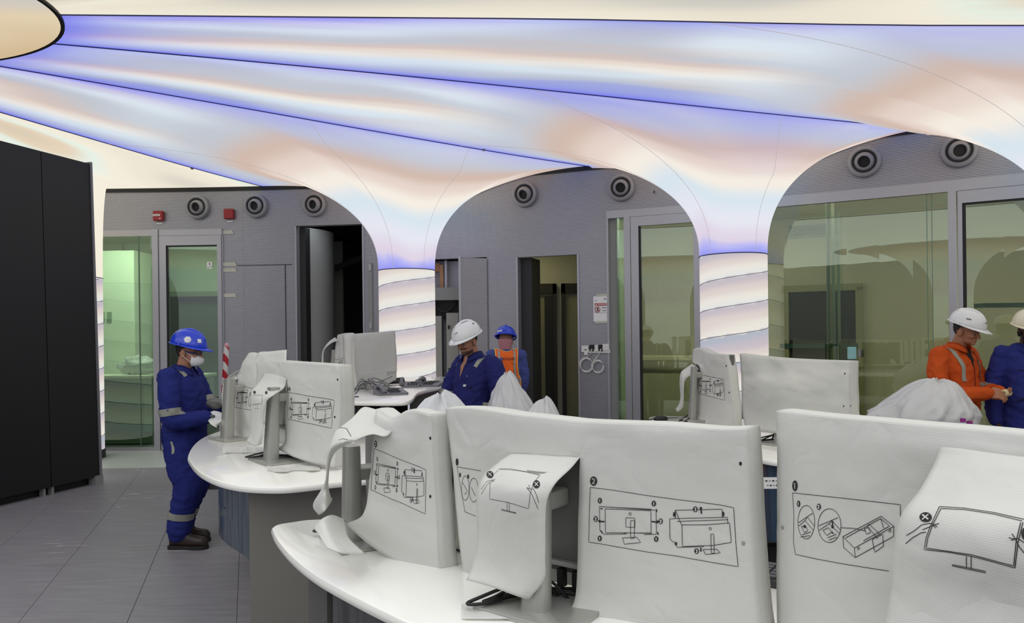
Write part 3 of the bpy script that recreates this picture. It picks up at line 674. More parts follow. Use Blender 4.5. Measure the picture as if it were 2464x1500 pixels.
# near console (foreground)
fr = pz([(652, 1270), (664, 1296), (700, 1338), (760, 1385), (860, 1440), (970, 1494)], ZD)
near_edge = cr2(fr, 6) + cr2([fr[-1], (.1, 1.46), (.6, 1.16), (1.2, .98), (2.0, .95)], 5)[1:]
bk = pz([(652, 1270), (665, 1262), (700, 1256), (765, 1249)], ZD); far_edge = cr2(bk + [(-.45, 2.72), (0, 2.62), (.45, 2.35), (.72, 2.1), (1.2, 1.8), (2.0, 1.65)], 5)
deskA = desk('console_desk', 'large white console desk nearest the camera carrying three sleeved monitors', near_edge + far_edge[::-1][:-1], ZD, [
    ('pedestal', [(-.66, 2.36), (-.62, 2.26), (-.56, 2.2), (-.48, 2.24), (-.3, 2.5), (-.5, 2.6)], 0.0, ZD - .03, M_pedd, 0),
    ('apron_panel', [(-.535, 2.17), (-.42, 2.02), (-.3, 1.88), (-.15, 1.75), (.1, 1.58), (.6, 1.28), (1.2, 1.1), (2.0, 1.07)], .3, ZD - .03, M_strd, .02)])
# left console
ed = pz([(545, 1033), (500, 1047), (470, 1066), (452, 1094), (458, 1113), (480, 1136), (520, 1156), (570, 1168), (630, 1173), (700, 1172), (806, 1160)], ZD)
outl = cr2(ed, 5) + cr2([ed[-1], (-.55, 3.55), (-.35, 3.9), (-.5, 4.6), (-1.0, 5.3), (-1.6, 5.65), ed[0]], 5)[1:-1]
pA, pB = PZ(529, 1278, .25), PZ(590, 1340, .25)
deskB = desk('console_desk', 'white console desk at left beside the masked worker, with grey side panel', outl, ZD, [
    ('apron_panel', cr2([(-2.02, 5.5), (pA.x, pA.y), (-1.98, 5.06), (pB.x, pB.y), (-1.45, 4.35), (-1.2, 4.1)], 5), .25, ZD - .03, M_str, .02),
    ('side_panel', [(PZ(595, 1180, .94).x, 3.46), (-.62, 3.6), (-.62, 3.72), (-1.2, 3.62)], 0.0, ZD - .03, M_ped, 0)])
for px, py in ((548, 1226), (545, 1223), (569, 1245)):
    a = P(px, py, 5.06); MB().tube([(a.x - deskB.location.x, a.y - deskB.location.y - .01, a.z), (a.x - deskB.location.x + .0, a.y - deskB.location.y + .03, a.z)], .012, 8).build('screw_cap', M_black, deskB)
# far middle console (raised)
ZC3 = 1.15
e3 = pz([(824, 967), (900, 968), (960, 968), (985, 965), (996, 957), (1003, 948), (1020, 941), (1090, 925)], ZC3)
out3 = cr2(e3, 4) + cr2([e3[-1], (-.42, 8.3), (-.5, 8.75), (-1.2, 8.95), (-2.3, 8.6), (-2.6, 7.6), (-2.1, 6.3), (-1.55, 5.75), e3[0]], 4)[1:-1]
deskC = desk('console_desk', 'raised white console desk in front of the middle column with cables and telephones', out3, ZC3, [
    ('side_panel', [(-.86, 6.6), (-.66, 7.6), (-.6, 8.1), (-.66, 8.1), (-.72, 7.6), (-.92, 6.6)], 0, ZC3 - .03, M_pedd, 0),
    ('back_panel', [(-2.0, 7.0), (-1.0, 7.0), (-1.0, 7.04), (-2.0, 7.04)], 0, ZC3 - .03, M_black, 0),
    ('cable_tray', [(-1.55, 6.25), (-.86, 6.6), (-.86, 6.68), (-1.55, 6.33)], ZC3 - .27, ZC3 - .22, M_gpanel, 0),
    ('bracket', [(-1.06, 6.12), (-1.04, 6.12), (-1.04, 6.2), (-1.06, 6.2)], ZC3 - .3, ZC3 - .03, M_gpanel, 0),
    ('gable_panel', [(-1.72, 5.95), (-1.6, 5.95), (-1.6, 6.4), (-1.72, 6.4)], 0, ZC3 - .03, M_pedd, 0)])
for k, x in enumerate((-1.45, -1.38, -1.22, -1.15)):
    MB().bbox((x - deskC.location.x, 6.6 - deskC.location.y, ZC3 - .14), (.05, .1, .12), .006).build('power_module', [M_black, M_gpanel][k % 2], deskC)
# right console
ZC4 = .96
e4 = pz([(1860, 1012), (1650, 1000), (1590, 1000), (1566, 1010), (1572, 1024), (1620, 1045)], ZC4)
out4 = cr2([(3.4, 4.75), (2.6, 5.2), (1.95, 5.75), (1.4, 6.08), (1.16, 6.1), (1.09, 5.9), (1.15, 5.6), (1.25, 5.1), (1.3, 4.3), (1.36, 3.98), (1.55, 3.86), (2.0, 3.8), (3.0, 3.7), (3.5, 4.1)], 5, True)
deskD = desk('console_desk', 'white console desk at right in front of the olive glass wall', out4, ZC4, [
    ('apron_panel', cr2([(1.28, 4.4), (1.34, 4.12), (1.55, 3.97), (2.0, 3.9), (3.0, 3.8)], 4), .50, ZC4 - .03, M_strb, .02),
    ('pedestal', [(2.1, 4.2), (2.9, 4.1), (2.9, 4.7), (2.1, 4.9)], 0, ZC4 - .03, M_ped, 0)])
lb = MB().box((0, 0, 0), (.12, .004, .06)).build('paper_label', mat('paper', (235, 236, 236)), deskD); a = P(1856, 1163, 3.92); lb.location = Vector((a.x, a.y, a.z)) - deskD.location
for k in range(5): MB().box((-.045 + k * .018, -.003, .012), (.010, .001, .003 + .004 * (k % 2))).build('print', M_black, lb)
for k in range(4): MB().box((-.02 + k * .016, -.003, -.012), (.009, .001, .003 + .004 * (k % 2))).build('print', M_black, lb)
bx = MB().bbox((1.5, 4.6, .2), (.5, .5, .4), .02).build('equipment_box', M_black); tag(bx, 'dark equipment box on the floor under the right console', 'box')
# ================================================================== MONITORS AND THEIR WHITE SLEEVES
M_sil = mat('silver_plastic', (176, 176, 170), .34, .5, .03, 3); M_scr = mat('dark_grey_plastic', (104, 104, 102), .5, .1, .04); M_blk = mat('black_rubber', (20, 20, 20), .5)
def slv_mat():
    m = mat('nonwoven_sleeve', (225, 225, 220), .75, 0, .02, 5, trans=.2, spec=.2); nt = m.node_tree; N = nt.nodes; L = nt.links
    tc = N.new('ShaderNodeNewGeometry'); sp = N.new('ShaderNodeSeparateXYZ'); L.new(tc.outputs['Position'], sp.inputs[0])
    mu = N.new('ShaderNodeMath'); mu.operation = 'MULTIPLY'; mu.inputs[1].default_value = 1900; L.new(sp.outputs['Z'], mu.inputs[0])
    nz = N.new('ShaderNodeTexNoise'); nz.inputs['Scale'].default_value = 30; L.new(tc.outputs['Position'], nz.inputs[0])
    ad = N.new('ShaderNodeMath'); ad.operation = 'MULTIPLY_ADD'; ad.inputs[1].default_value = 5; L.new(nz.outputs['Fac'], ad.inputs[0]); L.new(mu.outputs[0], ad.inputs[2])
    si = N.new('ShaderNodeMath'); si.operation = 'SINE'; L.new(ad.outputs[0], si.inputs[0])
    bp = N.new('ShaderNodeBump'); bp.inputs['Strength'].default_value = .12; bp.inputs['Distance'].default_value = .0015; L.new(si.outputs[0], bp.inputs['Height'])
    n4 = N.new('ShaderNodeTexNoise'); n4.inputs['Scale'].default_value = 5.5; n4.inputs['Detail'].default_value = 2; n4.inputs['Distortion'].default_value = .8; L.new(tc.outputs['Position'], n4.inputs[0])
    s4 = N.new('ShaderNodeMath'); s4.operation = 'SUBTRACT'; s4.inputs[1].default_value = .5; L.new(n4.outputs['Fac'], s4.inputs[0]); a4 = N.new('ShaderNodeMath'); a4.operation = 'ABSOLUTE'; L.new(s4.outputs[0], a4.inputs[0])
    b4 = N.new('ShaderNodeBump'); b4.inputs['Strength'].default_value = .35; b4.inputs['Distance'].default_value = .035; L.new(a4.outputs[0], b4.inputs['Height']); L.new(bp.outputs[0], b4.inputs['Normal']); L.new(b4.outputs[0], N['Principled BSDF'].inputs['Normal'])
    return m
M_slv = slv_mat(); M_ink = mat('printing_ink', (38, 38, 36), .8)
def monitor(label, base, rz, ztop, col_h=.33, tilt=0.0, off=.11, bw=.27, cables=True, lean=.02, hw=.405, cw=1.1):
    z0 = base[2]; o = empty('computer_monitor', (base[0], base[1], z0), rz); tag(o, label, 'monitor', 'sleeved monitors')
    pl = cr2([(-bw / 2, -.055), (-bw / 2 + .03, -.075), (bw / 2 - .03, -.075), (bw / 2, -.055), (bw / 2 - .01, .12), (.04, .15), (-.04, .15), (-bw / 2 + .01, .12)], 4, True)
    b = MB().prism(pl, 0.0, .012, .003).build('stand_base', M_sil, o); smooth_angle(b)
    rings = []
    for t in np.linspace(0, 1, 9):
        w, d = lerp(.032, .027, t) * cw, lerp(.025, .019, t) * cw; yy = lerp(-.0, lean, t)
        rings.append([Vector((w * math.copysign(abs(math.cos(a)) ** .5, math.cos(a)), yy + d * math.copysign(abs(math.sin(a)) ** .6, math.sin(a)), .012 + (col_h - .012) * t)) for a in np.linspace(0, 2 * PI, 25)[:-1]])
    cl = MB().loft(rings).build('stand_column', M_sil, o, True); smooth_angle(cl, 50)
    zc_ = ztop - z0 - .205
    MB().bbox((0, off * .5, zc_ + .02), (.06, off, .045), .008).build('stand_arm', M_sil, o)
    hh, R = .183, 1.9
    G1 = []; G2 = []
    for zz in np.linspace(-hh, hh, 7):
        ed_ = 1 - (abs(zz) / hh) ** 4
        G1.append([Vector((R * math.sin(x / R), off + .03 + R * (1 - math.cos(x / R)) - .03 * ed_ * (1 - (abs(x) / hw) ** 4), zc_ + zz)) for x in np.linspace(-hw, hw, 17)])
        G2.append([Vector((R * math.sin(x / R), off + .045 + R * (1 - math.cos(x / R)), zc_ + zz)) for x in np.linspace(-hw, hw, 17)])
    mb = MB().grid(G1); mb.grid(G2)
    for i in range(6):
        for j in (0, 16): mb.add([G1[i][j], G1[i + 1][j], G2[i + 1][j], G2[i][j]], [(0, 1, 2, 3)])
    for i in (0, 6):
        for j in range(16): mb.add([G1[i][j], G1[i][j + 1], G2[i][j + 1], G2[i][j]], [(0, 1, 2, 3)])
    d = mb.build('display_shell', M_scr, o); smooth_angle(d, 40)
    MB().grid([[v + Vector((0, .003, 0)) for v in r] for r in [[G2[i][j] for j in range(17)] for i in (0, 3, 6)]]).build('screen', mat('screen_black', (12, 12, 14), .25), o, True)
    MB().box((0, off + .012, zc_ - .155), (.3, .02, .012)).build('vent_strip', M_sil, o)
    if cables:
        for k, x in enumerate((-.01, .035, .07)):
            MB().box((x, off + .02, zc_ - hh - .012), (.018, .02, .045)).build('plug', M_blk, o)
            pts = cat_rom([(x, off + .02, zc_ - hh - .03), (x - .01, off + .01, zc_ - hh - .1), (x - .05 - .02 * k, off * .6, .06), (-.08 - .03 * k, .03 - .05 * k, .022), (-.11, -.03 - .02 * k, .02), (-.06 + .02 * k, .09, .02), (.1 + .1 * k, .25, .006)], 6)
            MB().tube(pts, .0045, 6).build('cable', M_blk, o, True)
    return o
class Sleeve:
    def __init__(s, name, label, A, B, par=None):
        s.A, s.B = Vector((A[0], A[1], 0)), Vector((B[0], B[1], 0)); d = (s.B - s.A).normalized(); s.n = Vector((d.y, -d.x, 0))
        if s.n.dot(CAMLOC - s.A) < 0: s.n = -s.n
        s.L = (s.B - s.A).length; s.d = d; s.name, s.label = name, label; s.mb = MB(); s.extra = []; s.root = None
    def pt(s, px, py, o):
        r = ray(px, py); q = s.A + s.n * o
        t = (q - CAMLOC).dot(s.n) / r.dot(s.n); p = CAMLOC + r * t; return p
    def _grid(s, ctrl, wr=.004, k=6, seed=0):
        rows = [cat_rom([c if isinstance(c, Vector) else s.pt(*c) for c in r], k) for r in ctrl]
        cols = [cat_rom([rows[i][j] for i in range(len(rows))], k) for j in range(len(rows[0]))]
        G = [[cols[j][i] for j in range(len(cols))] for i in range(len(cols[0]))]
        for i, r in enumerate(G):
            for j, p in enumerate(r):
                a = mnoise.noise(Vector((p.x * 7 + seed, p.y * 7, p.z * 5))) + .6 * mnoise.noise(Vector((p.x * 16 + seed, p.y * 16, p.z * 22 + p.x * 9)))
                rg = 1 - abs(mnoise.noise(Vector((p.x * 5 + seed * 3, p.y * 5, p.z * 9 + 4 * p.x)))) * 2.0
                r[j] = p + s.n * (wr * (a + .7 * rg - .3))
        return G
    def sheet(s, ctrl, wr=.004, k=6, seed=0, top=False):
        G = s._grid(ctrl, wr, k, seed); s.mb.grid(G)
        if top: s.top = G[0]; s.sl = [r[0] for r in G]; s.sr = [r[-1] for r in G]
        return s
    def holed(s, left, right, mid, row, wr=.0022, k=6, seed=0):      # one sheet with the stand slot cut out below control row `row`
        ctrl = []
        for a, b in zip(left, right):
            p, q = a[-1], b[0]; ctrl.append(a + [tuple(lerp(p[c], q[c], (i + 1) / (mid + 1)) for c in range(3)) for i in range(mid)] + b)
        G = s._grid(ctrl, wr, k, seed); c0 = (len(left[0]) - 1) * k; c1 = c0 + (mid + 1) * k; n, m = len(G), len(G[0]); o = len(s.mb.v)
        s.mb.v += [tuple(p) for r in G for p in r]
        for i in range(n - 1):
            for j in range(m - 1):
                if i >= row * k and c0 <= j < c1: continue
                s.mb.f.append((o + i * m + j, o + i * m + j + 1, o + (i + 1) * m + j + 1, o + (i + 1) * m + j)); s.mb.mi.append(0)
        s.top = G[0]; s.sl = [r[0] for r in G]; s.sr = [r[-1] for r in G]; return s
    def flap(s, ctrl, name='flap', wr=.003, k=6, seed=3): s.extra.append((name, s._grid(ctrl, wr, k, seed))); return s
    def front(s, zt, zb, dep=.075, sides='LR'):      # screen side of the sleeve and its top fold
        T_ = s.top; G = []
        for q in (0, .3, .65, .9, 1.0): G.append([p - s.n * (dep * q) + Vector((0, 0, .003 * math.sin(PI * q))) for p in T_])
        for q in np.linspace(.04, 1, 10):
            G.append([p - s.n * (dep + .012 * vn(p.x * 6, p.y * 6, q * 3)) + Vector((0, 0, (zb - p.z) * q)) for p in T_])
        s.mb.grid(G)
        for ch, sd in (('L', s.sl), ('R', s.sr)):
            if ch in sides: s.mb.grid([[p - s.n * (dep * q) + Vector((0, 0, .003 * math.sin(PI * q) * (i == 0))) for i, p in enumerate(sd)] for q in (0, .33, .66, 1.0)])
        return s
    def done(s):
        c = (s.A + s.B) / 2; s.root = empty('protective_sleeve', (c.x, c.y, 0)); tag(s.root, s.label, 'sleeve', 'white monitor sleeves')
        off = Vector((c.x, c.y, 0)); s.off = off
        def mk(mb, nm):
            me_v = mb.v; s_all = [Vector(v) for v in me_v]
            m2 = MB(); m2.v = [tuple(v - off) for v in s_all]; m2.f = mb.f; m2.mi = mb.mi
            o = m2.build(nm, M_slv, s.root, True); smooth_angle(o, 32); md = o.modifiers.new('thick', 'SOLIDIFY'); md.thickness = .0012; md.offset = 0
            return BVHTree.FromPolygons([tuple(v) for v in s_all], mb.f)
        s.bvh = {'main': mk(s.mb, 'sleeve_body')}
        for nm, G in s.extra: mb = MB().grid(G); s.bvh[nm] = mk(mb, nm)
        return s
    # ---- printing, traced on the fabric
    def hit(s, px, py, key):
        b = s.bvh[key]; h = b.ray_cast(CAMLOC, ray(px, py), 20)
        if h[0] is None: return None
        n = h[1] if h[1].dot(CAMLOC - h[0]) > 0 else -h[1]
        return h[0], n
    def strokes(s, lines, key='main', w=.0013, m=None, lift=.0016, name='printed_lines'):
        mb = MB()
        for ln in lines:
            pts = []
            for i in range(len(ln) - 1):
                a, b = Vector(ln[i]), Vector(ln[i + 1]); n = max(1, int((b - a).length / 5))
                pts += [a.lerp(b, t / n) for t in range(n)]
            pts.append(Vector(ln[-1])); hs = [s.hit(p[0], p[1], key) for p in pts]
            seg = []
            for h in hs + [None]:
                if h is None:
                    if len(seg) > 1:
                        G = [[], []]
                        for i, (p, n) in enumerate(seg):
                            t = (seg[min(i + 1, len(seg) - 1)][0] - seg[max(i - 1, 0)][0]); 
                            if t.length < 1e-7: continue
                            sd = n.cross(t.normalized()) * w / 2; G[0].append(p + n * lift + sd - s.off); G[1].append(p + n * lift - sd - s.off)
                        if len(G[0]) > 1: mb.grid(G)
                    seg = []
                else:
                    if seg and (h[0] - seg[-1][0]).length > .06:
                        seg = []
                    seg.append(h)
        if mb.f: mb.build(name, m or M_ink, s.root, kind='stuff')
    def discs(s, items, key='main', m=None, lift=.0018, name='printed_dot'):
        mb = MB()
        for cx_, cy_, rx, ry in items:
            c = s.hit(cx_, cy_, key)
            if c is None: continue
            n = c[1]; ring = []
            for a in np.linspace(0, 2 * PI, 17)[:-1]:
                h = s.hit(cx_ + rx * math.cos(a), cy_ + ry * math.sin(a), key); h = h or c
                ring.append(h[0] + n * lift - s.off)
            mb.add([c[0] + n * lift - s.off] + ring, [(0, i + 1, (i + 1) % 16 + 1) for i in range(16)])
        if mb.f: mb.build(name, m or M_ink, s.root, kind='stuff')
def homog(src, dst):
    A = []; b = []
    for (x, y), (u, v) in zip(src, dst):
        A += [[x, y, 1, 0, 0, 0, -u * x, -u * y], [0, 0, 0, x, y, 1, -v * x, -v * y]]; b += [u, v]
    h = np.linalg.solve(np.array(A, float), np.array(b, float)); Hm = np.append(h, 1).reshape(3, 3)
    def f(p): q = Hm @ np.array([p[0], p[1], 1.0]); return (q[0] / q[2], q[1] / q[2])
    return f
D2_LINES = [[(1030, 592), (1180, 610), (1400, 645), (1600, 672), (1750, 690), (1900, 710), (1988, 728), (1995, 850), (2005, 1000), (2018, 1122), (1850, 1095), (1600, 1050), (1400, 1022), (1200, 988), (1090, 968), (1020, 958), (1024, 780), (1030, 592)],
    [(1092, 720), (1280, 732), (1470, 745), (1472, 905), (1390, 908)], [(1092, 720), (1095, 880), (1120, 905), (1275, 903)], [(1130, 735), (1435, 748), (1437, 897), (1132, 895), (1130, 735)],
    [(1300, 815), (1325, 815), (1325, 930), (1300, 935), (1300, 815)], [(1245, 930), (1340, 925), (1368, 960), (1258, 972), (1245, 930)], [(1268, 795), (1328, 797), (1328, 860), (1268, 857), (1268, 795)], [(1255, 900), (1270, 895), (1440, 900)], [(1118, 722), (1440, 738)],
    [(1560, 803), (1600, 800), (1945, 792), (1950, 835)], [(1597, 745), (1910, 738), (1912, 795)], [(1597, 745), (1600, 800)], [(1560, 803), (1562, 935), (1580, 955), (1600, 962)], [(1642, 843), (1800, 842), (1960, 830), (1972, 960), (1850, 980), (1645, 987), (1642, 843)], [(1610, 820), (1945, 808)],
    [(1835, 905), (1855, 905), (1858, 1030), (1838, 1035), (1835, 905)], [(1783, 1008), (1875, 1005), (1898, 1030), (1800, 1041), (1783, 1008)], [(1600, 965), (1610, 993), (1790, 987)], [(1598, 745), (1640, 845)],
    [(1287, 769), (1297, 758), (1307, 769), (1297, 780), (1287, 769)], [(1822, 867), (1831, 857), (1840, 867), (1831, 878), (1822, 867)]]
D2_THICK = [[(1092, 822), (1126, 820)], [(1440, 820), (1478, 824)], [(1772, 768), (1768, 728)], [(1768, 995), (1769, 1018)], [(1100, 735), (1112, 735)], [(1100, 880), (1112, 898)], [(1472, 738), (1474, 756)], [(1480, 890), (1484, 908)]]
D2_DISC = [(1095, 681, 14, 19), (1455, 700, 15, 19), (1094, 933, 14, 19), (1471, 937, 15, 19), (1067, 803, 15, 19), (1500, 818, 15, 19), (1731, 738, 16, 19), (1740, 1018, 16, 19)]
D2_ARROW = [(1093, 818, 9, 9), (1478, 822, 10, 9), (1768, 731, 9, 9), (1769, 1014, 6, 8), (1590, 773, 8, 17), (1918, 770, 8, 17), (1602, 968, 8, 12)]
D2_NUM = {0: '1', 1: '1', 2: '1', 3: '1', 4: '2', 5: '2', 6: '3', 7: '3'}
GL = {'1': [[(-.25, -.3), (.05, -.55), (.05, .55)]], '2': [[(-.35, -.25), (-.15, -.52), (.2, -.5), (.35, -.2), (.1, .15), (-.35, .52), (.38, .52)]], '3': [[(-.32, -.45), (0, -.55), (.3, -.3), (0, -.02), (.34, .25), (0, .55), (-.34, .42)]], 'X': [[(-.5, -.45), (.5, .45)], [(.5, -.5), (-.5, .5)]]}
D2_Q = [(1030, 592), (1988, 728), (2018, 1122), (1020, 958)]
def glyph(ch, cx_, cy_, rx, ry): return [[(cx_ + a * rx, cy_ + b * ry) for a, b in l] for l in GL[ch]]
def diag2(sl, quad, key='main', big=True, w=.0013, nums=True):
    f = homog(D2_Q, quad); k = abs(quad[1][0] - quad[0][0]) / 960.0; kv = abs(quad[3][1] - quad[0][1]) / 366.0
    tr = lambda ls: [[f(p) for p in l] for l in ls]
    sl.strokes(tr(D2_LINES), key, w); sl.strokes(tr(D2_THICK), key, w * 2.4, name='printed_arrows')
    ds = [(*f((a, b)), c * k, d * kv) for a, b, c, d in D2_DISC + D2_ARROW] + ([(*f((1053, 550)), 24 * k, 31 * kv)] if big else [])
    sl.discs(ds, key)
    if nums:
        g = []
        for i, ch in D2_NUM.items(): a, b, c, d = ds[i]; g += glyph(ch, a, b, c, d)
        a, b, c, d = ds[-1]; g += glyph('2', a, b, c, d)
        sl.strokes(g, key, w * 1.7, M_slv, .0026, 'printed_numerals')
c6 = lambda x, y: (1050 + x / 2.7775, 960 + y / 2.7775)
c7 = lambda x, y: (1780 + x / 2.778, 960 + y / 2.778)
def T(f, ls): return [[f(*p) for p in l] for l in ls]
# ---- monitor 2 (foreground middle)
monitor('curved monitor in the foreground middle under an open sleeve flap', PZ(1290, 1476, ZD), math.radians(-37), 1.43, .34)
s2 = Sleeve('s', 'white printed sleeve over the foreground middle monitor, instruction frame numbered two', (-.194, 2.13), (.507, 1.60))
s2.holed([[(1072, 984, 0.004), (1120, 983, .024), (1180, 989, .042), (1232, 998, .047)], [(1074, 1000, .006), (1122, 1000, .027), (1180, 1008, .045), (1232, 1018, .05)], [(1080, 1048, .006), (1126, 1050, .028), (1180, 1058, .046), (1232, 1066, .051)], [(1085, 1088, .006), (1128, 1088, .028), (1180, 1091, .046), (1232, 1094, .051)],
          [(1091, 1140, .005), (1131, 1142, .026), (1183, 1148, .042), (1232, 1152, .047)], [(1096, 1200, .004), (1133, 1205, .025), (1184, 1212, .04), (1232, 1218, .045)], [(1102, 1268, .002), (1136, 1274, .022), (1186, 1284, .037), (1232, 1292, .042)], [(1108, 1330, .0), (1140, 1337, .016), (1188, 1348, .03), (1232, 1358, .036)], [(1115, 1385, 0), (1145, 1392, .01), (1190, 1405, .02), (1232, 1415, .03)]],
         [[(1396, 1016, .051), (1500, 1020, .05), (1600, 1024, .044), (1720, 1034, .018), (1800, 1033, .002)], [(1396, 1036, .055), (1500, 1042, .054), (1600, 1046, .05), (1720, 1054, .02), (1802, 1054, .004)], [(1396, 1082, .056), (1500, 1087, .055), (1600, 1092, .05), (1720, 1097, .02), (1805, 1100, .005)], [(1396, 1103, .056), (1500, 1110, .055), (1600, 1118, .05), (1720, 1122, .02), (1807, 1126, .005)], [(1394, 1170, .058), (1500, 1178, .055), (1600, 1184, .05), (1720, 1188, .02), (1810, 1190, .005)],
          [(1392, 1250, .06), (1500, 1260, .055), (1600, 1266, .05), (1720, 1272, .02), (1814, 1272, .005)], [(1390, 1350, .06), (1500, 1366, .05), (1600, 1376, .045), (1720, 1384, .02), (1822, 1390, .005)], [(1384, 1440, .07), (1500, 1456, .05), (1600, 1468, .045), (1720, 1474, .02), (1830, 1478, .005)], [(1364, 1480, .09), (1490, 1506, .06), (1600, 1522, .045), (1720, 1530, .02), (1838, 1534, .005)]], 2, 3)
s2.flap([[(1230, 1092, .051), (1290, 1094, .053), (1350, 1098, .055), (1396, 1101, .056)], [(1198, 1114, .085), (1262, 1118, .10), (1326, 1124, .10), (1374, 1127, .085)],
         [(1160, 1150, .14), (1228, 1150, .16), (1296, 1160, .16), (1334, 1168, .15)], [(1148, 1198, .165), (1210, 1200, .19), (1275, 1210, .19), (1314, 1222, .17)],
         [(1148, 1310, .17), (1208, 1318, .185), (1270, 1330, .18), (1312, 1340, .165)], [(1138, 1360, .18), (1198, 1372, .185), (1262, 1388, .18), (1308, 1396, .16)],
         [(1122, 1396, .20), (1180, 1412, .20), (1240, 1434, .19), (1272, 1444, .17)]], 'flap', .002)
s2.front(1.435, 1.0).done()
diag2(s2, [c6(*p) for p in D2_Q])
s2.strokes(T(c6, [[(140, 455), (220, 468), (300, 482)], [(140, 455), (165, 600), (193, 755)], [(193, 755), (265, 785)]] + [[(196 + 25 * math.cos(a), 597 + 82 * math.sin(a)) for a in np.linspace(0, 2 * PI, 25)], [(252 + 30 * math.cos(a), 610 + 80 * math.sin(a)) for a in np.linspace(0, 2 * PI, 25)], [(178, 560), (210, 620), (190, 640)], [(235, 590), (262, 650)]]))
s2.discs([(*c6(141, 422), 3.2, 9), (*c6(161, 510), 2, 5.5), (*c6(215, 520), 2, 5.5)])
HL = [[(302, 640), (345, 572), (375, 552), (397, 540)], [(303, 605), (325, 575), (340, 555), (385, 543)], [(372, 556), (388, 552)], [(605, 595), (630, 608), (650, 605), (668, 640), (684, 695)], [(608, 600), (640, 640), (660, 690), (680, 738)], [(618, 578), (626, 602)], [(385, 510), (420, 475), (500, 478), (600, 492), (692, 515), (650, 565), (628, 640), (618, 735), (480, 692), (358, 670), (362, 560)], [(420, 470), (500, 472), (690, 508)],
      [(475, 692), (475, 745)], [(490, 695), (490, 748)], [(438, 738), (535, 762)], [(438, 744), (535, 766)]]
s2.strokes(T(c6, HL), 'flap', .0011); s2.discs([(*c6(361, 510), 8.5, 8.5), (*c6(670, 575), 8.5, 10)], 'flap')
s2.strokes(glyph('X', *c6(361, 510), 8.5, 8.5) + glyph('X', *c6(670, 575), 8.5, 10), 'flap', .002, M_slv, .0026, 'printed_cross')
s2.discs([(1782, 1116, 3.5, 5)], name='eyelet'); s2.discs([(1789, 1308, 4.5, 5)], m=mat('grey_eyelet', (150, 150, 146)), name='eyelet')
# ---- monitor 3 (foreground right)
monitor('curved monitor at the right foreground edge under a printed sleeve', (.70, 1.18, ZD), math.radians(-57.4), 1.46, .36)
s3 = Sleeve('s', 'white printed sleeve at the right foreground edge, instruction frame numbered one', (.577, 1.62), (1.05, .88))
R3 = [[(1867, 990, .004), (1950, 1000, .022), (2060, 1010, .037), (2180, 1021, .046), (2262, 1028, .046), (2330, 1034, .046), (2470, 1048, .046), (2620, 1066, .028)], [(1868, 1010, .006), (1950, 1020, .025), (2060, 1032, .04), (2180, 1042, .05), (2262, 1050, .05), (2330, 1056, .05), (2470, 1072, .05), (2620, 1090, .03)], [(1869, 1075, .006), (1950, 1080, .03), (2060, 1086, .045), (2180, 1090, .055), (2262, 1094, .055), (2340, 1100, .056), (2470, 1112, .055), (2620, 1130, .03)],
          [(1870, 1180, .006), (1950, 1188, .03), (2060, 1194, .045), (2180, 1200, .05), (2262, 1206, .05), (2330, 1210, .05), (2470, 1220, .05), (2620, 1240, .03)], [(1870, 1330, .006), (1950, 1340, .025), (2060, 1350, .04), (2180, 1360, .045), (2262, 1365, .045), (2330, 1370, .04), (2470, 1385, .04), (2620, 1400, .03)],
          [(1870, 1450, .005), (1950, 1460, .02), (2060, 1470, .03), (2180, 1478, .04), (2262, 1484, .04), (2330, 1490, .04), (2470, 1500, .04), (2620, 1520, .03)], [(1871, 1525, .005), (1950, 1540, .02), (2060, 1552, .03), (2180, 1565, .04), (2262, 1575, .04), (2330, 1580, .04), (2470, 1600, .04), (2620, 1620, .03)]]
for r_ in R3:      # carry the sleeve on to the far end of the monitor
    z_ = s3.pt(*r_[-1]).z
    for t_, o_ in ((.83, .02), (1.0, .004)): q_ = s3.A.lerp(s3.B, t_) + s3.n * o_; r_.append(Vector((q_.x, q_.y, max(z_, 1.0))))
s3.sheet(R3, .0025, seed=5, top=True)
s3.flap([[(2262, 1074, .056), (2340, 1084, .058), (2430, 1096, .058), (2560, 1112, .058)], [(2250, 1110, .07), (2330, 1120, .085), (2430, 1130, .085), (2560, 1146, .075)], [(2214, 1178, .12), (2310, 1186, .13), (2430, 1200, .13), (2560, 1215, .12)],
         [(2168, 1240, .16), (2290, 1250, .175), (2420, 1262, .175), (2560, 1280, .16)], [(2154, 1310, .17), (2280, 1320, .19), (2410, 1335, .19), (2555, 1350, .17)], [(2144, 1420, .17), (2270, 1435, .185), (2400, 1450, .185), (2550, 1465, .17)], [(2126, 1530, .19), (2250, 1545, .2), (2390, 1560, .2), (2540, 1580, .18)]], 'flap', .002)
s3.front(1.435, 1.0, sides='LR').done()
el = lambda cx_, cy_, rx, ry: [(cx_ + rx * math.cos(a), cy_ + ry * math.sin(a)) for a in np.linspace(0, 2 * PI, 33)]
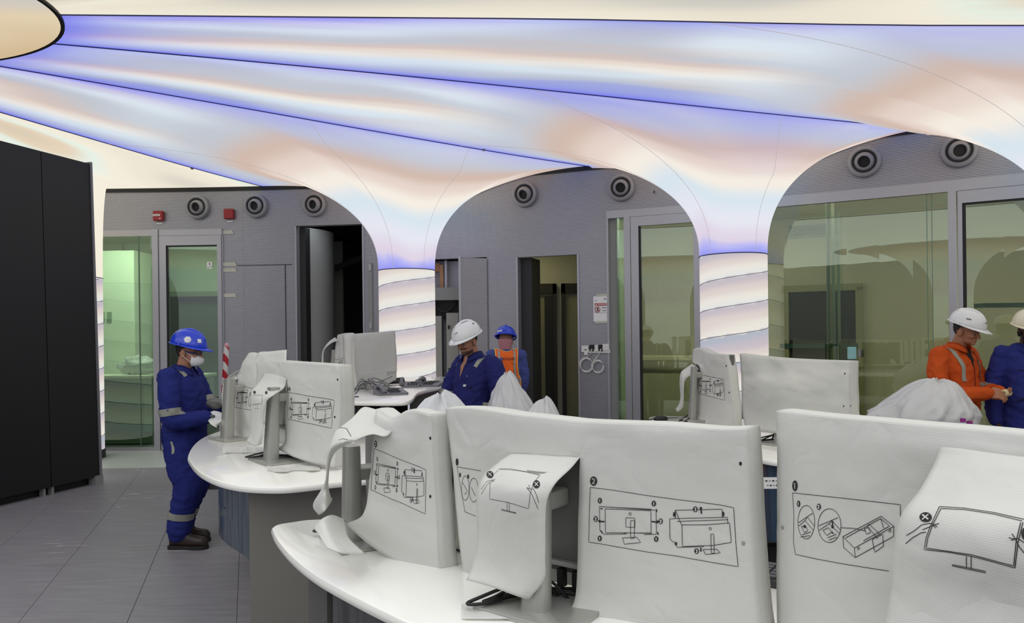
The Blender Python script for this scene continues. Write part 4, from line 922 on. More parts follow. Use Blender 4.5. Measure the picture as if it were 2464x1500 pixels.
s3.strokes(T(c7, [[(356, 629), (700, 665), (1077, 708), (1077, 790)], [(356, 629), (365, 780), (362, 960), (375, 1040)], [(375, 1040), (500, 1068), (700, 1105), (1000, 1152)], el(448, 825, 56, 112), el(603, 848, 77, 113), [(682, 862), (760, 866), (845, 884)],
    [(692, 922), (948, 785), (1033, 852), (1030, 920), (775, 1062), (698, 995), (692, 922)], [(692, 922), (770, 998), (1033, 852)], [(770, 998), (775, 1062)], [(712, 930), (945, 800), (1005, 850), (830, 950)], [(945, 800), (965, 865)], [(888, 940), (958, 905), (963, 985), (905, 1027), (888, 940)], [(855, 850), (925, 935)], [(868, 838), (945, 912)], [(855, 850), (868, 838)], [(835, 870), (860, 860), (878, 895), (850, 905), (835, 870)], [(1000, 880), (1015, 872), (1015, 885), (1000, 892), (1000, 880)], [(790, 998), (805, 990), (805, 1002), (790, 1010), (790, 998)],
    [(395, 830), (490, 765)], [(398, 850), (440, 815), (495, 880)], [(440, 815), (455, 790), (500, 850)], [(415, 855), (440, 845), (460, 880), (435, 895), (415, 855)], [(420, 910), (480, 890)], [(410, 925), (470, 915)], [(530, 850), (660, 795)], [(535, 880), (600, 835), (675, 905)], [(600, 835), (620, 815), (678, 880)], [(560, 880), (595, 862), (620, 890), (585, 915), (560, 880)], [(590, 930), (650, 905)], [(600, 945), (650, 925)]]), w=.0012)
s3.strokes(T(c7, [[(430, 860), (445, 850)], [(432, 846), (444, 864)], [(622, 815), (624, 850)], [(615, 890), (630, 900)]]), w=.003, name='printed_arrows'); s3.discs([(*c7(624, 856), 3, 4), (*c7(373, 582), 6.5, 13), (*c7(397, 702), 4, 7.6), (*c7(532, 722), 5, 7.6)])
s3.strokes(glyph('1', *c7(373, 582), 6.5, 13) + glyph('1', *c7(397, 702), 4, 7.6) + glyph('2', *c7(532, 722), 5, 7.6), 'main', .0022, M_slv, .0026, 'printed_numerals')
s3.strokes(T(c7, [[(1338, 725), (1500, 735), (1700, 765), (1900, 810), (1960, 830)], [(1348, 738), (1500, 745), (1700, 775), (1890, 822)], [(1338, 725), (1280, 850), (1250, 930), (1237, 1008), (1400, 1026), (1550, 1052), (1700, 1090), (1840, 1130), (1862, 960), (1895, 830)], [(1348, 738), (1292, 850), (1262, 930), (1250, 998), (1550, 1042), (1832, 1116), (1850, 950), (1880, 830)],
    [(1518, 1052), (1518, 1128)], [(1550, 1055), (1550, 1135)], [(1425, 1108), (1645, 1152), (1645, 1162), (1425, 1116), (1425, 1108)], [(1118, 915), (1170, 885), (1220, 845), (1275, 835), (1300, 838)], [(1112, 970), (1160, 930), (1215, 898), (1250, 893)], [(1225, 878), (1290, 852), (1320, 840), (1337, 838)], [(1290, 845), (1315, 866)], [(1300, 842), (1325, 858)], [(1800, 930), (1830, 938), (1860, 935), (1900, 960), (1960, 1010)], [(1822, 905), (1845, 940), (1870, 990), (1910, 1040)], [(1815, 948), (1840, 940)]]), 'flap', .0012)
s3.discs([(*c7(1247, 795), 15, 12), (*c7(1908, 905), 9, 15)], 'flap'); s3.strokes(glyph('X', *c7(1247, 795), 15, 12), 'flap', .0025, M_slv, .0026, 'printed_cross')
s3.discs([(1884, 1270, 3, 5)], m=mat('grey_eyelet', (150, 150, 146)), name='eyelet')
# ---- monitor 1 (foreground left, seen obliquely)
monitor('slanted monitor at the left tip of the near desk with exposed silver stand', PZ(848, 1306, ZD), math.radians(-60), 1.39, .315, bw=.25, lean=-.0, hw=.365, cw=1.25)
s1 = Sleeve('s', 'crumpled white sleeve on the slanted monitor at the near desk tip', (-.61, 2.845), (-.172, 2.08))
s1.sheet([[(905, 985, .12), (940, 1006, .10), (980, 988, .07), (1010, 992, .045), (1040, 999, .02)], [(903, 1010, .13), (940, 1028, .105), (980, 1026, .075), (1012, 1026, .045), (1042, 1030, .02)],
          [(897, 1080, .14), (935, 1100, .11), (975, 1112, .08), (1012, 1120, .045), (1046, 1126, .02)], [(888, 1160, .15), (928, 1180, .115), (972, 1198, .08), (1014, 1206, .045), (1050, 1212, .02)],
          [(874, 1235, .17), (922, 1262, .125), (968, 1284, .085), (1016, 1298, .045), (1055, 1300, .02)], [(832, 1262, .20), (890, 1312, .145), (945, 1352, .10), (1010, 1380, .05), (1060, 1384, .015)]], .005, seed=9, top=True)
s1.flap([[(960, 1015, .08), (940, 1000, .09), (912, 988, .10), (880, 980, .11), (868, 984, .12)], [(930, 1050, .12), (908, 1028, .13), (880, 1012, .15), (850, 1008, .17), (842, 1012, .18)],
         [(893, 1046, .16), (872, 1040, .18), (845, 1034, .20), (822, 1030, .21), (812, 1034, .22)], [(848, 1064, .22), (830, 1062, .24), (812, 1060, .25), (800, 1062, .25), (795, 1068, .25)], [(802, 1095, .25), (798, 1092, .26), (792, 1092, .27), (788, 1094, .27), (786, 1098, .26)], [(790, 1160, .25), (788, 1160, .26), (785, 1160, .27), (783, 1160, .27), (782, 1160, .26)], [(795, 1195, .24), (785, 1196, .27), (772, 1198, .28), (760, 1205, .28), (753, 1214, .27)], [(800, 1200, .22), (790, 1220, .26), (780, 1232, .28), (772, 1238, .28), (766, 1240, .27)]], 'flap', .002)
s1.flap([[(755, 1270, .32), (775, 1250, .30), (800, 1240, .25), (830, 1252, .2)], [(775, 1300, .33), (795, 1295, .31), (815, 1290, .27), (840, 1292, .22)], [(790, 1320, .33), (820, 1330, .31), (850, 1335, .27), (880, 1335, .22)]], 'lower_fold', .003)
s1.front(1.40, 1.0, .055, 'R').done()
diag2(s1, [(901, 1080), (1026, 1132), (1024, 1237), (893, 1179)], w=.0013)
s1.discs([(1036, 1055, 2.6, 4), (1036, 1195, 2.6, 4)], name='eyelet'); s1.strokes([[(805, 1040), (818, 1030), (834, 1032), (845, 1052)], [(815, 1060), (826, 1057), (838, 1060)]], 'flap', .0016)
# white divider between the first two monitors
dv = MB().bbox((0, 0, 0), (.46, .012, .34), .004).build('divider_panel', mat('divider_white', (236, 236, 228), .5, trans=.2)); tag(dv, 'low white upright panel between the two foreground monitors', 'panel'); dv.location = (.03, 2.27, ZD + .171); dv.rotation_euler = (0, 0, -.12)
# ---- left desk monitors
monitor('monitor at the front of the left desk with exposed silver stand', PZ(652, 1112, ZD), math.radians(-51.5), 1.51, .40, bw=.28, hw=.33, cw=1.4)
s4 = Sleeve('s', 'white printed sleeve on the front monitor of the left desk', (-1.40, 4.34), (-.855, 3.655))
s4.sheet([[(616, 868, .07), (622, 849, .05), (650, 846, .03), (690, 842, .02)], [(618, 900, .075), (640, 892, .07), (665, 892, .066), (690, 892, .062)], [(614, 960, .075), (640, 960, .07), (665, 960, .066), (690, 960, .062)], [(612, 1020, .075), (636, 1022, .07), (660, 1022, .066), (680, 1022, .062)]], .002, seed=11)
s4.sheet([[(622, 866, .05), (660, 868, .055), (710, 872, .05), (770, 876, .03), (820, 880, 0)], [(636, 890, .06), (672, 892, .065), (715, 896, .055), (770, 900, .035), (821, 904, .004)], [(690, 925, .065), (710, 925, .065), (740, 928, .055), (780, 932, .035), (822, 936, .004)],
          [(682, 990, .07), (710, 995, .065), (740, 1000, .055), (780, 1008, .03), (820, 1014, .004)], [(686, 1060, .075), (712, 1066, .065), (742, 1074, .05), (780, 1080, .03), (812, 1084, .004)], [(668, 1080, .10), (702, 1098, .08), (742, 1112, .06), (780, 1122, .035), (806, 1126, .008)]], .004, seed=12, top=True)
s4.flap([[(636, 894, .065), (660, 900, .068), (690, 912, .07)], [(626, 915, .10), (652, 925, .11), (682, 935, .09)], [(606, 940, .18), (636, 948, .19), (660, 950, .17)], [(602, 960, .20), (622, 966, .22), (640, 968, .20)], [(604, 1000, .20), (620, 1004, .22), (634, 1006, .2)], [(602, 1044, .2), (618, 1046, .22), (634, 1034, .2)], [(592, 1062, .21), (612, 1074, .23), (630, 1068, .2)]], 'flap', .003)
s4.front(1.52, 1.03, .07, 'R').done(); diag2(s4, [(694, 945), (805, 964), (798, 1031), (693, 1009)], w=.0022); s4.discs([(813, 914, 2, 2.6), (806, 1004, 2, 2.6)], name='eyelet')
s4.strokes([[(610, 952), (632, 952), (630, 972), (608, 974)], [(620, 975), (620, 984)], [(614, 984), (628, 984)]], 'flap', .002); s4.discs([(613, 945, 3, 4), (641, 946, 3, 4)], 'flap')
monitor('monitor at the back of the left desk whose sleeve the masked worker holds', (-1.88, 4.86, ZD), math.radians(-43.5), 1.50, .40, cables=False, bw=.24, hw=.2, cw=1.4, off=.2)
s5 = Sleeve('s', 'white printed sleeve being pulled by the masked worker on the left desk', (-1.78, 5.0), (-1.2, 4.45))
s5.sheet([[(588, 868, .05), (600, 850, .03), (612, 856, .02), (640, 862, 0)], [(575, 895, .06), (592, 890, .055), (612, 892, .04), (640, 896, .01)], [(562, 920, .065), (585, 922, .06), (612, 930, .045), (645, 935, .01)], [(555, 985, .075), (585, 992, .065), (612, 1000, .05), (645, 1005, .01)],
          [(548, 1030, .08), (580, 1038, .065), (612, 1046, .05), (645, 1050, .02)], [(540, 1052, .11), (575, 1062, .09), (612, 1072, .07), (645, 1078, .04)]], .008, seed=14, top=True)
s5.flap([[(578, 890, .065), (566, 902, .07), (574, 912, .065)], [(562, 898, .09), (552, 910, .10), (560, 918, .09)], [(540, 918, .14), (538, 926, .15), (546, 930, .14)], [(534, 950, .17), (538, 952, .17), (543, 952, .16)], [(535, 990, .17), (538, 992, .17), (541, 994, .16)], [(532, 1008, .18), (530, 1016, .2), (524, 1024, .2)], [(502, 1014, .26), (508, 1022, .26), (522, 1030, .24)]], 'pulled_strap', .001)
s5.front(1.52, 1.03, .05, '').done(); diag2(s5, [(568.5, 925), (625, 940), (621, 991), (564, 980)], w=.0024)
pp = MB(); pp.grid([[PZ(a, b, ZD + .004 + .012 * max(0, vn(a * .05, b * .05))) for a in np.linspace(536, 640, 14)] for b in (1076, 1082, 1090)]); tag(pp.build('foam_sheet', M_slv), 'loose white foam sheet under the back monitor of the left desk', 'sheet')
pp = MB(); pp.grid([[PZ(a, b + (3 if 655 < a < 700 else 0), ZD + .004 + .016 * max(0, vn(a * .04, b * .05) + .2)) for a in np.linspace(642, 770, 16)] for b in (1122, 1127, 1133)]); tag(pp.build('foam_sheet', M_slv), 'loose white foam sheet under the front monitor of the left desk', 'sheet')
pp = MB(); pp.grid([[PZ(a, b, ZD + .003 + .01 * max(0, vn(a * .02, b * .03) + .1)) for a in np.linspace(1110, 1330, 18)] for b in (1452, 1470, 1490)]); tag(pp.build('foam_sheet', M_slv), 'thin white foam sheet under the foreground middle stand', 'sheet')
# ---- far middle desk monitors
monitor('far monitor on the raised middle desk seen from behind', PZ(800, 925, ZC3), math.radians(-62), 1.62, .36, cables=False, hw=.35)
s6 = Sleeve('s', 'narrow white printed sleeve on the raised middle desk', (-1.86, 7.5), (-1.50, 6.85))
s6.sheet([[(812, 806, .04), (826, 803, .03), (840, 802, 0)], [(806, 836, .05), (824, 838, .035), (842, 836, 0)], [(802, 880, .06), (822, 884, .04), (843, 885, 0)], [(798, 930, .07), (822, 940, .04), (848, 938, 0)]], .004, seed=17, top=True)
s6.flap([[(812, 820, .06), (806, 812, .06)], [(795, 828, .10), (790, 824, .1)], [(780, 844, .15), (776, 846, .15)], [(778, 875, .16), (774, 875, .16)], [(780, 905, .16), (775, 905, .16)]], 'flap', .001)
s6.front(1.63, 1.18, .05, 'R').done(); diag2(s6, [(804, 849), (833, 859), (832, 908), (801, 897)], w=.003, nums=False); s6.discs([(838, 832, 1.5, 1.8), (844, 868, 1.5, 1.8)], name='eyelet')
monitor('far monitor on the raised middle desk with its screen side toward us', (-1.545, 7.30, ZC3), math.radians(247), 1.63, .36, cables=False, hw=.34)
s7 = Sleeve('s', 'white sleeve on the raised desk showing its plain screen side and printed symbols', (-1.50, 6.85), (-1.18, 7.6))
s7.sheet([[(842, 806, 0), (880, 803, .01), (920, 800, .01), (950, 797, 0)], [(843, 820, .01), (880, 818, .02), (920, 814, .02), (951, 812, .004)], [(846, 880, .01), (880, 878, .02), (920, 872, .02), (955, 868, .004)], [(848, 938, .01), (880, 936, .03), (920, 930, .03), (953, 915, .008)]], .004, seed=18, top=True)
s7.front(1.655, 1.2).done(); s7.strokes([[(932 + 4 * k, 904 - .5 * k), (932 + 4 * k, 897 - .5 * k), (935 + 4 * k, 897 - .5 * k)] for k in range(5)], w=.004)
s7.strokes([[(848, 902), (900, 895), (952, 884)]], w=.004, m=mat('fold_white', (244, 244, 244)), name='fold_line')
# ---- right desk monitors
monitor('monitor at the left end of the right desk with silver stand', (1.40, 5.78, ZC4), math.radians(-83), 1.50, .42, cables=False, bw=.24, hw=.36)
s8 = Sleeve('s', 'white printed sleeve with hanging flap at the left end of the right desk', (1.50, 6.13), (1.60, 5.34))
s8.sheet([[(1668, 840, .03), (1680, 838, .03), (1705, 850, .03), (1730, 854, .02), (1747, 854, 0)], [(1666, 870, .05), (1680, 872, .05), (1705, 872, .045), (1730, 874, .03), (1750, 876, .004)], [(1684, 885, .07), (1694, 888, .06), (1710, 895, .05), (1735, 900, .03), (1754, 902, .004)], [(1678, 940, .08), (1694, 944, .07), (1712, 950, .06), (1738, 955, .03), (1760, 958, .004)], [(1668, 985, .1), (1690, 990, .08), (1712, 996, .06), (1740, 998, .04), (1764, 998, .004)], [(1655, 1004, .13), (1685, 1014, .1), (1712, 1022, .07), (1740, 1030, .05), (1762, 1028, .01)]], .006, seed=20, top=True)
s8.flap([[(1666, 876, .06), (1674, 882, .06), (1682, 888, .06)], [(1648, 888, .12), (1658, 896, .13), (1666, 900, .12)], [(1638, 898, .17), (1646, 906, .18), (1650, 914, .17)], [(1635, 920, .19), (1642, 924, .2), (1646, 928, .19)], [(1637, 955, .19), (1642, 958, .2), (1645, 962, .19)], [(1634, 972, .2), (1638, 978, .2), (1643, 980, .19)], [(1626, 985, .21), (1629, 990, .21), (1632, 992, .2)]], 'flap', .002)
s8.front(1.51, 1.02, .07, 'R').done(); diag2(s8, [(1684, 902), (1743, 914), (1744, 964), (1681, 947)], w=.0028, nums=False); s8.discs([(1748, 881, 1.6, 2), (1755, 945, 1.6, 2)], name='eyelet')
monitor('wide monitor in the middle of the right desk fully wrapped', (1.615, 4.48, ZC4), math.radians(-54), 1.465, .24, bw=.26, off=.06, hw=.37)
s9 = Sleeve('s', 'unprinted crumpled white sleeve fully wrapping the wide monitor of the right desk', (1.475, 4.8), (1.92, 4.18))
s9.sheet([[(1779, 852, 0), (1830, 858, .03), (1900, 864, .04), (1980, 868, .03), (2048, 870, 0)], [(1780, 885, .01), (1830, 895, .06), (1900, 900, .09), (1980, 905, .06), (2048, 900, .005)], [(1785, 930, .01), (1830, 925, .11), (1900, 930, .13), (1980, 935, .07), (2050, 930, .005)], [(1788, 1000, .01), (1830, 985, .10), (1900, 985, .13), (1980, 985, .07), (2050, 975, .005)], [(1796, 1040, .02), (1830, 1040, .09), (1900, 1046, .12), (1980, 1050, .06), (2052, 1045, .01)]], .016, seed=23, top=True)
s9.front(1.475, 1.06).done(); s9.discs([(2033, 900, 1.8, 2), (2030, 978, 1.6, 2), (2047, 978, 2, 2.4)], name='eyelet')
# ================================================================== BLACK VIDEO WALL AT LEFT
vw = empty('video_wall', (-4.72, 8.44, 0)); tag(vw, 'tall black panelled screen wall at the left edge of the view', 'screen wall')
M_vw = mat('satin_black_panel', (15, 15, 18), .5, 0, .15, 1.5)
dv_ = (Vector((-5.07, 7.3, 0)) - Vector((-4.72, 8.44, 0))).normalized(); nv = Vector((dv_.y, -dv_.x, 0)); nv = nv if nv.x > 0 else -nv
def vp(s, z, o): return dv_ * s + nv * o + Vector((-.085 * z / 3.65, .02 * z / 3.65, z))
w_ = .62
for k in range(6):
    a, b = k * w_ + .004, (k + 1) * w_ - .004
    MB().loft([[vp(a, z, 0), vp(b, z, 0), vp(b, z, -.1), vp(a, z, -.1)] for z in (.09, 3.66)]).build('screen_panel', M_vw, vw)
    for q in (.05, .57): MB().loft([[vp(a + q, z, -.02), vp(a + q + .025, z, -.02), vp(a + q + .025, z, -.08), vp(a + q, z, -.08)] for z in (0, .09)]).build('foot', M_gpanel, vw)
MB().loft([[vp(-.025, z, .012), vp(0.003, z, .012), vp(0.003, z, -.11), vp(-.025, z, -.11)] for z in (0, 3.68)]).build('end_trim', mat('trim_grey', (120, 120, 124), .5), vw)
MB().loft([[vp(-.03, z, .02), vp(.07, z, .02), vp(.07, z, -.12), vp(-.03, z, -.12)] for z in (0, .1)]).build('corner_foot', M_gpanel, vw)
MB().loft([[vp(.0, z, -.09), vp(6 * w_, z, -.09), vp(6 * w_, z, -.1), vp(0, z, -.1)] for z in (.0, .09)]).build('dark_recess', M_black, vw)
# ================================================================== WALL FIXTURES
M_noz = mat('nozzle_grey', (150, 150, 154), .45, .2)
def wframe(px, py, off=0.0):
    X, z = W(px, py); n = Yn(X); t = Vector((-n.y, n.x, 0)); t = t if t.x > 0 else -t
    p = WP(X, z, off); return Matrix(((t.x, n.x, 0, p.x), (t.y, n.y, 0, p.y), (t.z, n.z, 1, p.z), (0, 0, 0, 1)))
noz_lab = ['round air nozzle leftmost on the wall, above the left glass door', 'round air nozzle second from the left, right of the red alarms', 'round air nozzle at the left shoulder of the middle column vault', 'round air nozzle right of the middle column', 'round air nozzle under the arch apex left of the right column', 'round air nozzle on the wall right of the right column', 'round air nozzle rightmost on the wall']
pro = None
for k, (px, py, ax, ay) in enumerate(((477, 500, -.1, -.0), (617, 497, -.12, .0), (758, 494, -.2, .0), (1264, 469, -.15, .2), (1496, 453, .05, .1), (2080, 391, -.05, .1), (2308, 365, .15, .05))):
    r = empty('air_nozzle'); r.matrix_world = wframe(px, py, .045); tag(r, noz_lab[k], 'air nozzle', 'air nozzles along the wall')
    def lathe(pr, n=32): return MB().loft([[Vector((rr * math.cos(a), d, rr * math.sin(a))) for a in np.linspace(0, 2 * PI, n + 1)[:-1]] for rr, d in pr], False)
    if pro is None:
        pro = {}
        for nm, pr, m in (('flange', [(.176, -.046), (.172, .018), (.165, .024), (.14, .03), (.132, .024), (.128, .006)], M_noz), ('bowl', [(.128, .006), (.12, -.02), (.1, -.03), (.098, .0)], mat('nozzle_dark', (100, 100, 104), .5))):
            o = lathe(pr).build(nm, m, r, True); smooth_angle(o, 40); pro[nm] = o.data
        o = lathe([(.1, -.025), (.106, .0), (.1, .025), (.085, .045), (.07, .052), (.066, .05), (.064, .01)]).build('ball_nozzle', M_noz, r, True); pro['ball_nozzle'] = o.data
        o2 = lathe([(.0005, .012), (.066, .012)]).build('throat', M_black, o); pro['throat'] = o2.data
        bl = o
    else:
        for nm in ('flange', 'bowl', 'ball_nozzle'):
            o = bpy.data.objects.new(nm, pro[nm]); C.objects.link(o); o.parent = r
        o2 = bpy.data.objects.new('throat', pro['throat']); C.objects.link(o2); o2.parent = o; bl = o
    bl.rotation_euler = (-.15 - ay, 0, -ax)
for k, (px, py) in enumerate(((384, 521), (553.5, 516))):
    r = empty('fire_alarm'); r.matrix_world = wframe(px, py, .003); tag(r, ['red fire alarm box with a white label strip across it', 'plain red fire alarm sounder between two nozzles'][k], 'fire alarm', 'red alarms')
    MB().bbox((0, .03, 0), (.145, .06, .145), .01).build('housing', mat('alarm_red', (150, 22, 30), .35), r); MB().box((0, .004, -.105), (.09, .006, .022)).build('label_strip', mat('paper', (235, 236, 236)), r)
    if k == 0:
        MB().box((-.015, .061, .01), (.1, .004, .028)).build('text_plate', mat('paper', (235, 236, 236)), r)
        for q in range(6): MB().box((-.05 + .014 * q, .0635, .01), (.008, .002, .01)).build('print', M_ink, r)
        MB().box((.03, .061, -.04), (.03, .002, .008)).build('print', mat('paper', (235, 236, 236)), r)
for k, (px, py, w) in enumerate(((548, 559, .16), (553, 636, .19), (553, 650, .19), (554, 711, .18))):
    o = MB().add([Vector((-w / 2, .0, -.028)), Vector((w / 2 + .012, 0, -.028)), Vector((w / 2 - .012, 0, .028)), Vector((-w / 2, 0, .028)), Vector((-w / 2, .003, -.028)), Vector((w / 2 + .012, .003, -.028)), Vector((w / 2 - .012, .003, .028)), Vector((-w / 2, .003, .028))], [(0, 1, 2, 3), (4, 5, 6, 7), (0, 1, 5, 4), (1, 2, 6, 5), (2, 3, 7, 6), (3, 0, 4, 7)]).build('tape_strip', mat('masking_tape', (198, 198, 186), .7))
    o.matrix_world = wframe(px, py, .004); tag(o, 'white tape strip %s on the ribbed wall beside the left glass door' % ('at the top', 'second from the top', 'third from the top', 'at the bottom')[k], 'tape', 'tape strips')
# DANGER notice
def text_mesh(txt, size, m, parent, loc, rot=(PI / 2, 0, PI), ext=.0008, name='lettering'):
    cu = bpy.data.curves.new('t', 'FONT'); cu.body = txt; cu.size = size; cu.align_x = 'CENTER'; cu.align_y = 'CENTER'; cu.extrude = ext
    to = bpy.data.objects.new('t', cu); C.objects.link(to); bpy.context.view_layer.update()
    me = bpy.data.meshes.new_from_object(to.evaluated_get(bpy.context.evaluated_depsgraph_get())); bpy.data.objects.remove(to)
    me.materials.clear(); me.materials.append(m); o = bpy.data.objects.new(name, me); C.objects.link(o); o.parent = parent; o.location = loc; o.rotation_euler = rot; o['kind'] = 'stuff'; return o
sg = empty('danger_notice'); sg.matrix_world = wframe(1446.5, 743.5, .006); tag(sg, 'white paper notice headed DANGER taped to the ribbed wall', 'notice')
M_pap = mat('paper', (235, 236, 236)); M_sred = mat('sign_red', (176, 48, 44), .6)
MB().box((0, 0, 0), (.205, .003, .33)).build('paper_sheet', M_pap, sg); 
MB().box((.02, .002, .18), (.16, .004, .03)).build('tape', mat('masking_tape', (198, 198, 186)), sg); MB().box((0, .002, -.175), (.16, .004, .03)).build('tape', mat('masking_tape', (198, 198, 186)), sg)
MB().box((0.004, .003, .057), (.172, .002, .034)).build('red_band', M_sred, sg); text_mesh('DANGER', .031, M_pap, sg, (.018, .0045, .057), (PI / 2, 0, 0))
MB().add([Vector((-.075, .0047, .045)), Vector((-.05, .0047, .045)), Vector((-.0625, .0047, .068))], [(0, 1, 2)]).build('warning_triangle', M_pap, sg)
for c, d in (((0.004, .003, -.052), (.172, .002, .002)), ((-.082, .003, -.006), (.002, .002, .092)), ((.09, .003, -.006), (.002, .002, .092))): MB().box(c, d).build('border_line', M_ink, sg)
MB().tube([(-.045 + .033 * math.cos(a), .0042, -.008 + .036 * math.sin(a)) for a in np.linspace(0, 2 * PI, 25)], .0035, 5, False).build('prohibition_ring', M_sred, sg)
MB().ell((-.042, .004, .014), (.006, .001, .006)).build('figure_head', M_ink, sg); MB().add([Vector((-.05, .0042, .008)), Vector((-.03, .0042, .006)), Vector((-.036, .0042, -.012)), Vector((-.026, .0042, -.036)), Vector((-.034, .0042, -.036)), Vector((-.044, .0042, -.016)), Vector((-.056, .0042, -.034)), Vector((-.063, .0042, -.032)), Vector((-.052, .0042, -.008))], [tuple(range(9))]).build('figure_body', M_ink, sg)
MB().box((0, 0, 0), (.06, .0015, .005)).build('ring_bar', M_sred, sg).matrix_local = Matrix.Translation((-.045, .005, -.008)) @ Matrix.Rotation(.75, 4, 'Y')
for z, w in ((.016, .07), (.008, .05), (-.022, .068), (-.03, .045)): MB().box((.042, .003, z), (w, .0015, .003)).build('text_line', M_ink, sg)
MB().box((.055, .003, .128), (.035, .0015, .008)).build('logo_text', M_ink, sg); MB().add([Vector((-.075, .003, .105)), Vector((-.06, .003, .105)), Vector((-.067, .003, .122))], [(0, 1, 2)]).build('logo_mark', M_ink, sg)
# socket panel and coiled white cables
sk = empty('socket_panel'); sk.matrix_world = wframe(1432, 840, .004); tag(sk, 'white socket strip with coiled white cables low on the ribbed wall', 'socket')
M_wpl = mat('white_plastic', (222, 222, 218), .4)
MB().bbox((.04, .012, -.03), (.33, .02, .05), .004).build('trunking', M_wpl, sk)
for x, w, m, z in ((-.13, .1, M_wpl, 0), (-.04, .06, M_black, .012), (.025, .05, M_wpl, .01), (.085, .06, M_black, .012), (.15, .09, M_wpl, .02)): MB().bbox((x, .018, z), (w - .004, .03, .085), .004).build('socket_module', m, sk)
MB().box((-.12, .036, -.01), (.02, .004, .014)).build('socket_hole', M_black, sk); MB().bbox((-.11, .05, -.055), (.05, .02, .05), .004).build('plug', M_wpl, sk)
for k, (cx_, cz, r0, x0) in enumerate(((-.12, -.2, .085, -.04), (.035, -.22, .075, .085))):
    for q in range(4):
        rr = r0 * (1 + .08 * vn(q, k)); pts = [(cx_ + .006 * q + rr * math.cos(a), .03 + .006 * q, cz - .006 * q + rr * 1.05 * math.sin(a)) for a in np.linspace(.6, 6.4, 22)]
        MB().tube(pts, .0034, 5).build('cable_coil', M_wpl, sk, True)
    for q in range(2): MB().tube(cat_rom([(x0 + .01 * q, .035, 0), (x0 - .03, .045, -.08), (cx_ - r0 + .02 * q, .04, cz + .03), (cx_ - r0 * .8, .035, cz - .05)], 6), .004, 5).build('cable_lead', M_wpl, sk, True)
# small wall hook near the right column
hk = MB().tube([(0, 0, 0), (0, .04, 0), (0, .045, -.03)], .006, 5).build('wall_hook', M_black); hk.matrix_world = wframe(1575, 461, 0); tag(hk, 'tiny black hook on the wall left of the right column', 'hook')
# ================================================================== STRIPED POST
m = bpy.data.materials.new('red_white_tape'); m.use_nodes = True; nt = m.node_tree; N = nt.nodes; L = nt.links
tc = N.new('ShaderNodeTexCoord'); wv = N.new('ShaderNodeTexWave'); wv.wave_type = 'BANDS'; wv.bands_direction = 'DIAGONAL'; wv.inputs['Scale'].default_value = 3.4
L.new(tc.outputs['Object'], wv.inputs[0]); rp = N.new('ShaderNodeValToRGB'); rp.color_ramp.interpolation = 'CONSTANT'; rp.color_ramp.elements[0].color = (*lin((176, 22, 34)), 1); rp.color_ramp.elements[1].color = (*lin((214, 212, 208)), 1); rp.color_ramp.elements[1].position = .5
L.new(wv.outputs['Fac'], rp.inputs[0]); L.new(rp.outputs[0], N['Principled BSDF'].inputs['Base Color']); MATS['rw'] = m
a = P(545, 832, 8.2); b = P(528, 1100, 8.2); b.z = 0.03
ps = empty('barrier_post', (b.x, b.y, 0)); tag(ps, 'red and white striped barrier post behind the masked worker', 'post')
MB().tube([b - Vector((b.x, b.y, 0)), (a - b) * .97 + Vector((0, 0, .03)), a - Vector((b.x, b.y, 0))], [.03, .03, .02], 12).build('post', m, ps, True); MB().tube([(0, 0, 0), (0, 0, .05)], [.17, .14], 20).build('base', M_black, ps)
MB().ell((a - Vector((b.x, b.y, 0)))[:], (.026, .026, .03)).build('crumpled_top', mat('pink_tape', (214, 160, 165), .6), ps)
# ================================================================== THINGS ON THE DESKS
M_phone = mat('phone_grey', (112, 112, 118), .45); M_key = mat('key_grey', (70, 70, 74), .5)
def phone(px, py, rz, label, sc=1.0):
    p = PZ(px, py, ZC3); r = empty('desk_phone', p, rz); tag(r, label, 'telephone', 'telephones on the raised desk')
    w = .22 * sc
    MB().add([Vector(v) for v in ((-w / 2, -.09, 0), (w / 2, -.09, 0), (w / 2, .09, 0), (-w / 2, .09, 0), (-w / 2, -.09, .018), (w / 2, -.09, .018), (w / 2, .09, .05), (-w / 2, .09, .05))], [(0, 1, 2, 3), (4, 5, 6, 7), (0, 1, 5, 4), (1, 2, 6, 5), (2, 3, 7, 6), (3, 0, 4, 7)]).build('phone_body', M_phone, r)
    for i in range(4):
        for j in range(3): MB().box((-.0 + .026 * i - .02, -.06 + .03 * j, .026 + .006 * j + .003), (.018, .018, .008)).build('key', M_key, r)
    MB().tube(cat_rom([(-.08, -.09, .03), (-.085, -.05, .055), (-.085, .05, .075), (-.08, .09, .058)], 5), [.024] * 5 + [.017] * 6 + [.024] * 5, 8).build('handset', M_phone, r, True)
    MB().box((.045, .055, .048), (.09, .05, .006)).build('display', M_scr, r); return r
phone(940, 950, .5, 'grey telephone with handset at the front of the raised desk', 1.15); phone(1030, 930, -.3, 'grey telephone further back on the raised desk', 1.3); phone(988, 932, .1, 'small grey telephone between the other two on the raised desk', .75)
for k, (a, b) in enumerate((((850, 932), (885, 921)), ((895, 924), (968, 918)), ((880, 928), (970, 925)))):
    p, q = PZ(*a, ZC3), PZ(*b, ZC3); o = MB().tube([p + Vector((0, 0, .02)), q + Vector((0, 0, .025))], .02, 6).build('cable_bundle', M_blk); tag(o, 'black cable bundle %s on the raised desk' % ('nearest the sleeve', 'at the back', 'in the middle')[k], 'cable', 'cable bundles')
rs = random.Random(3)
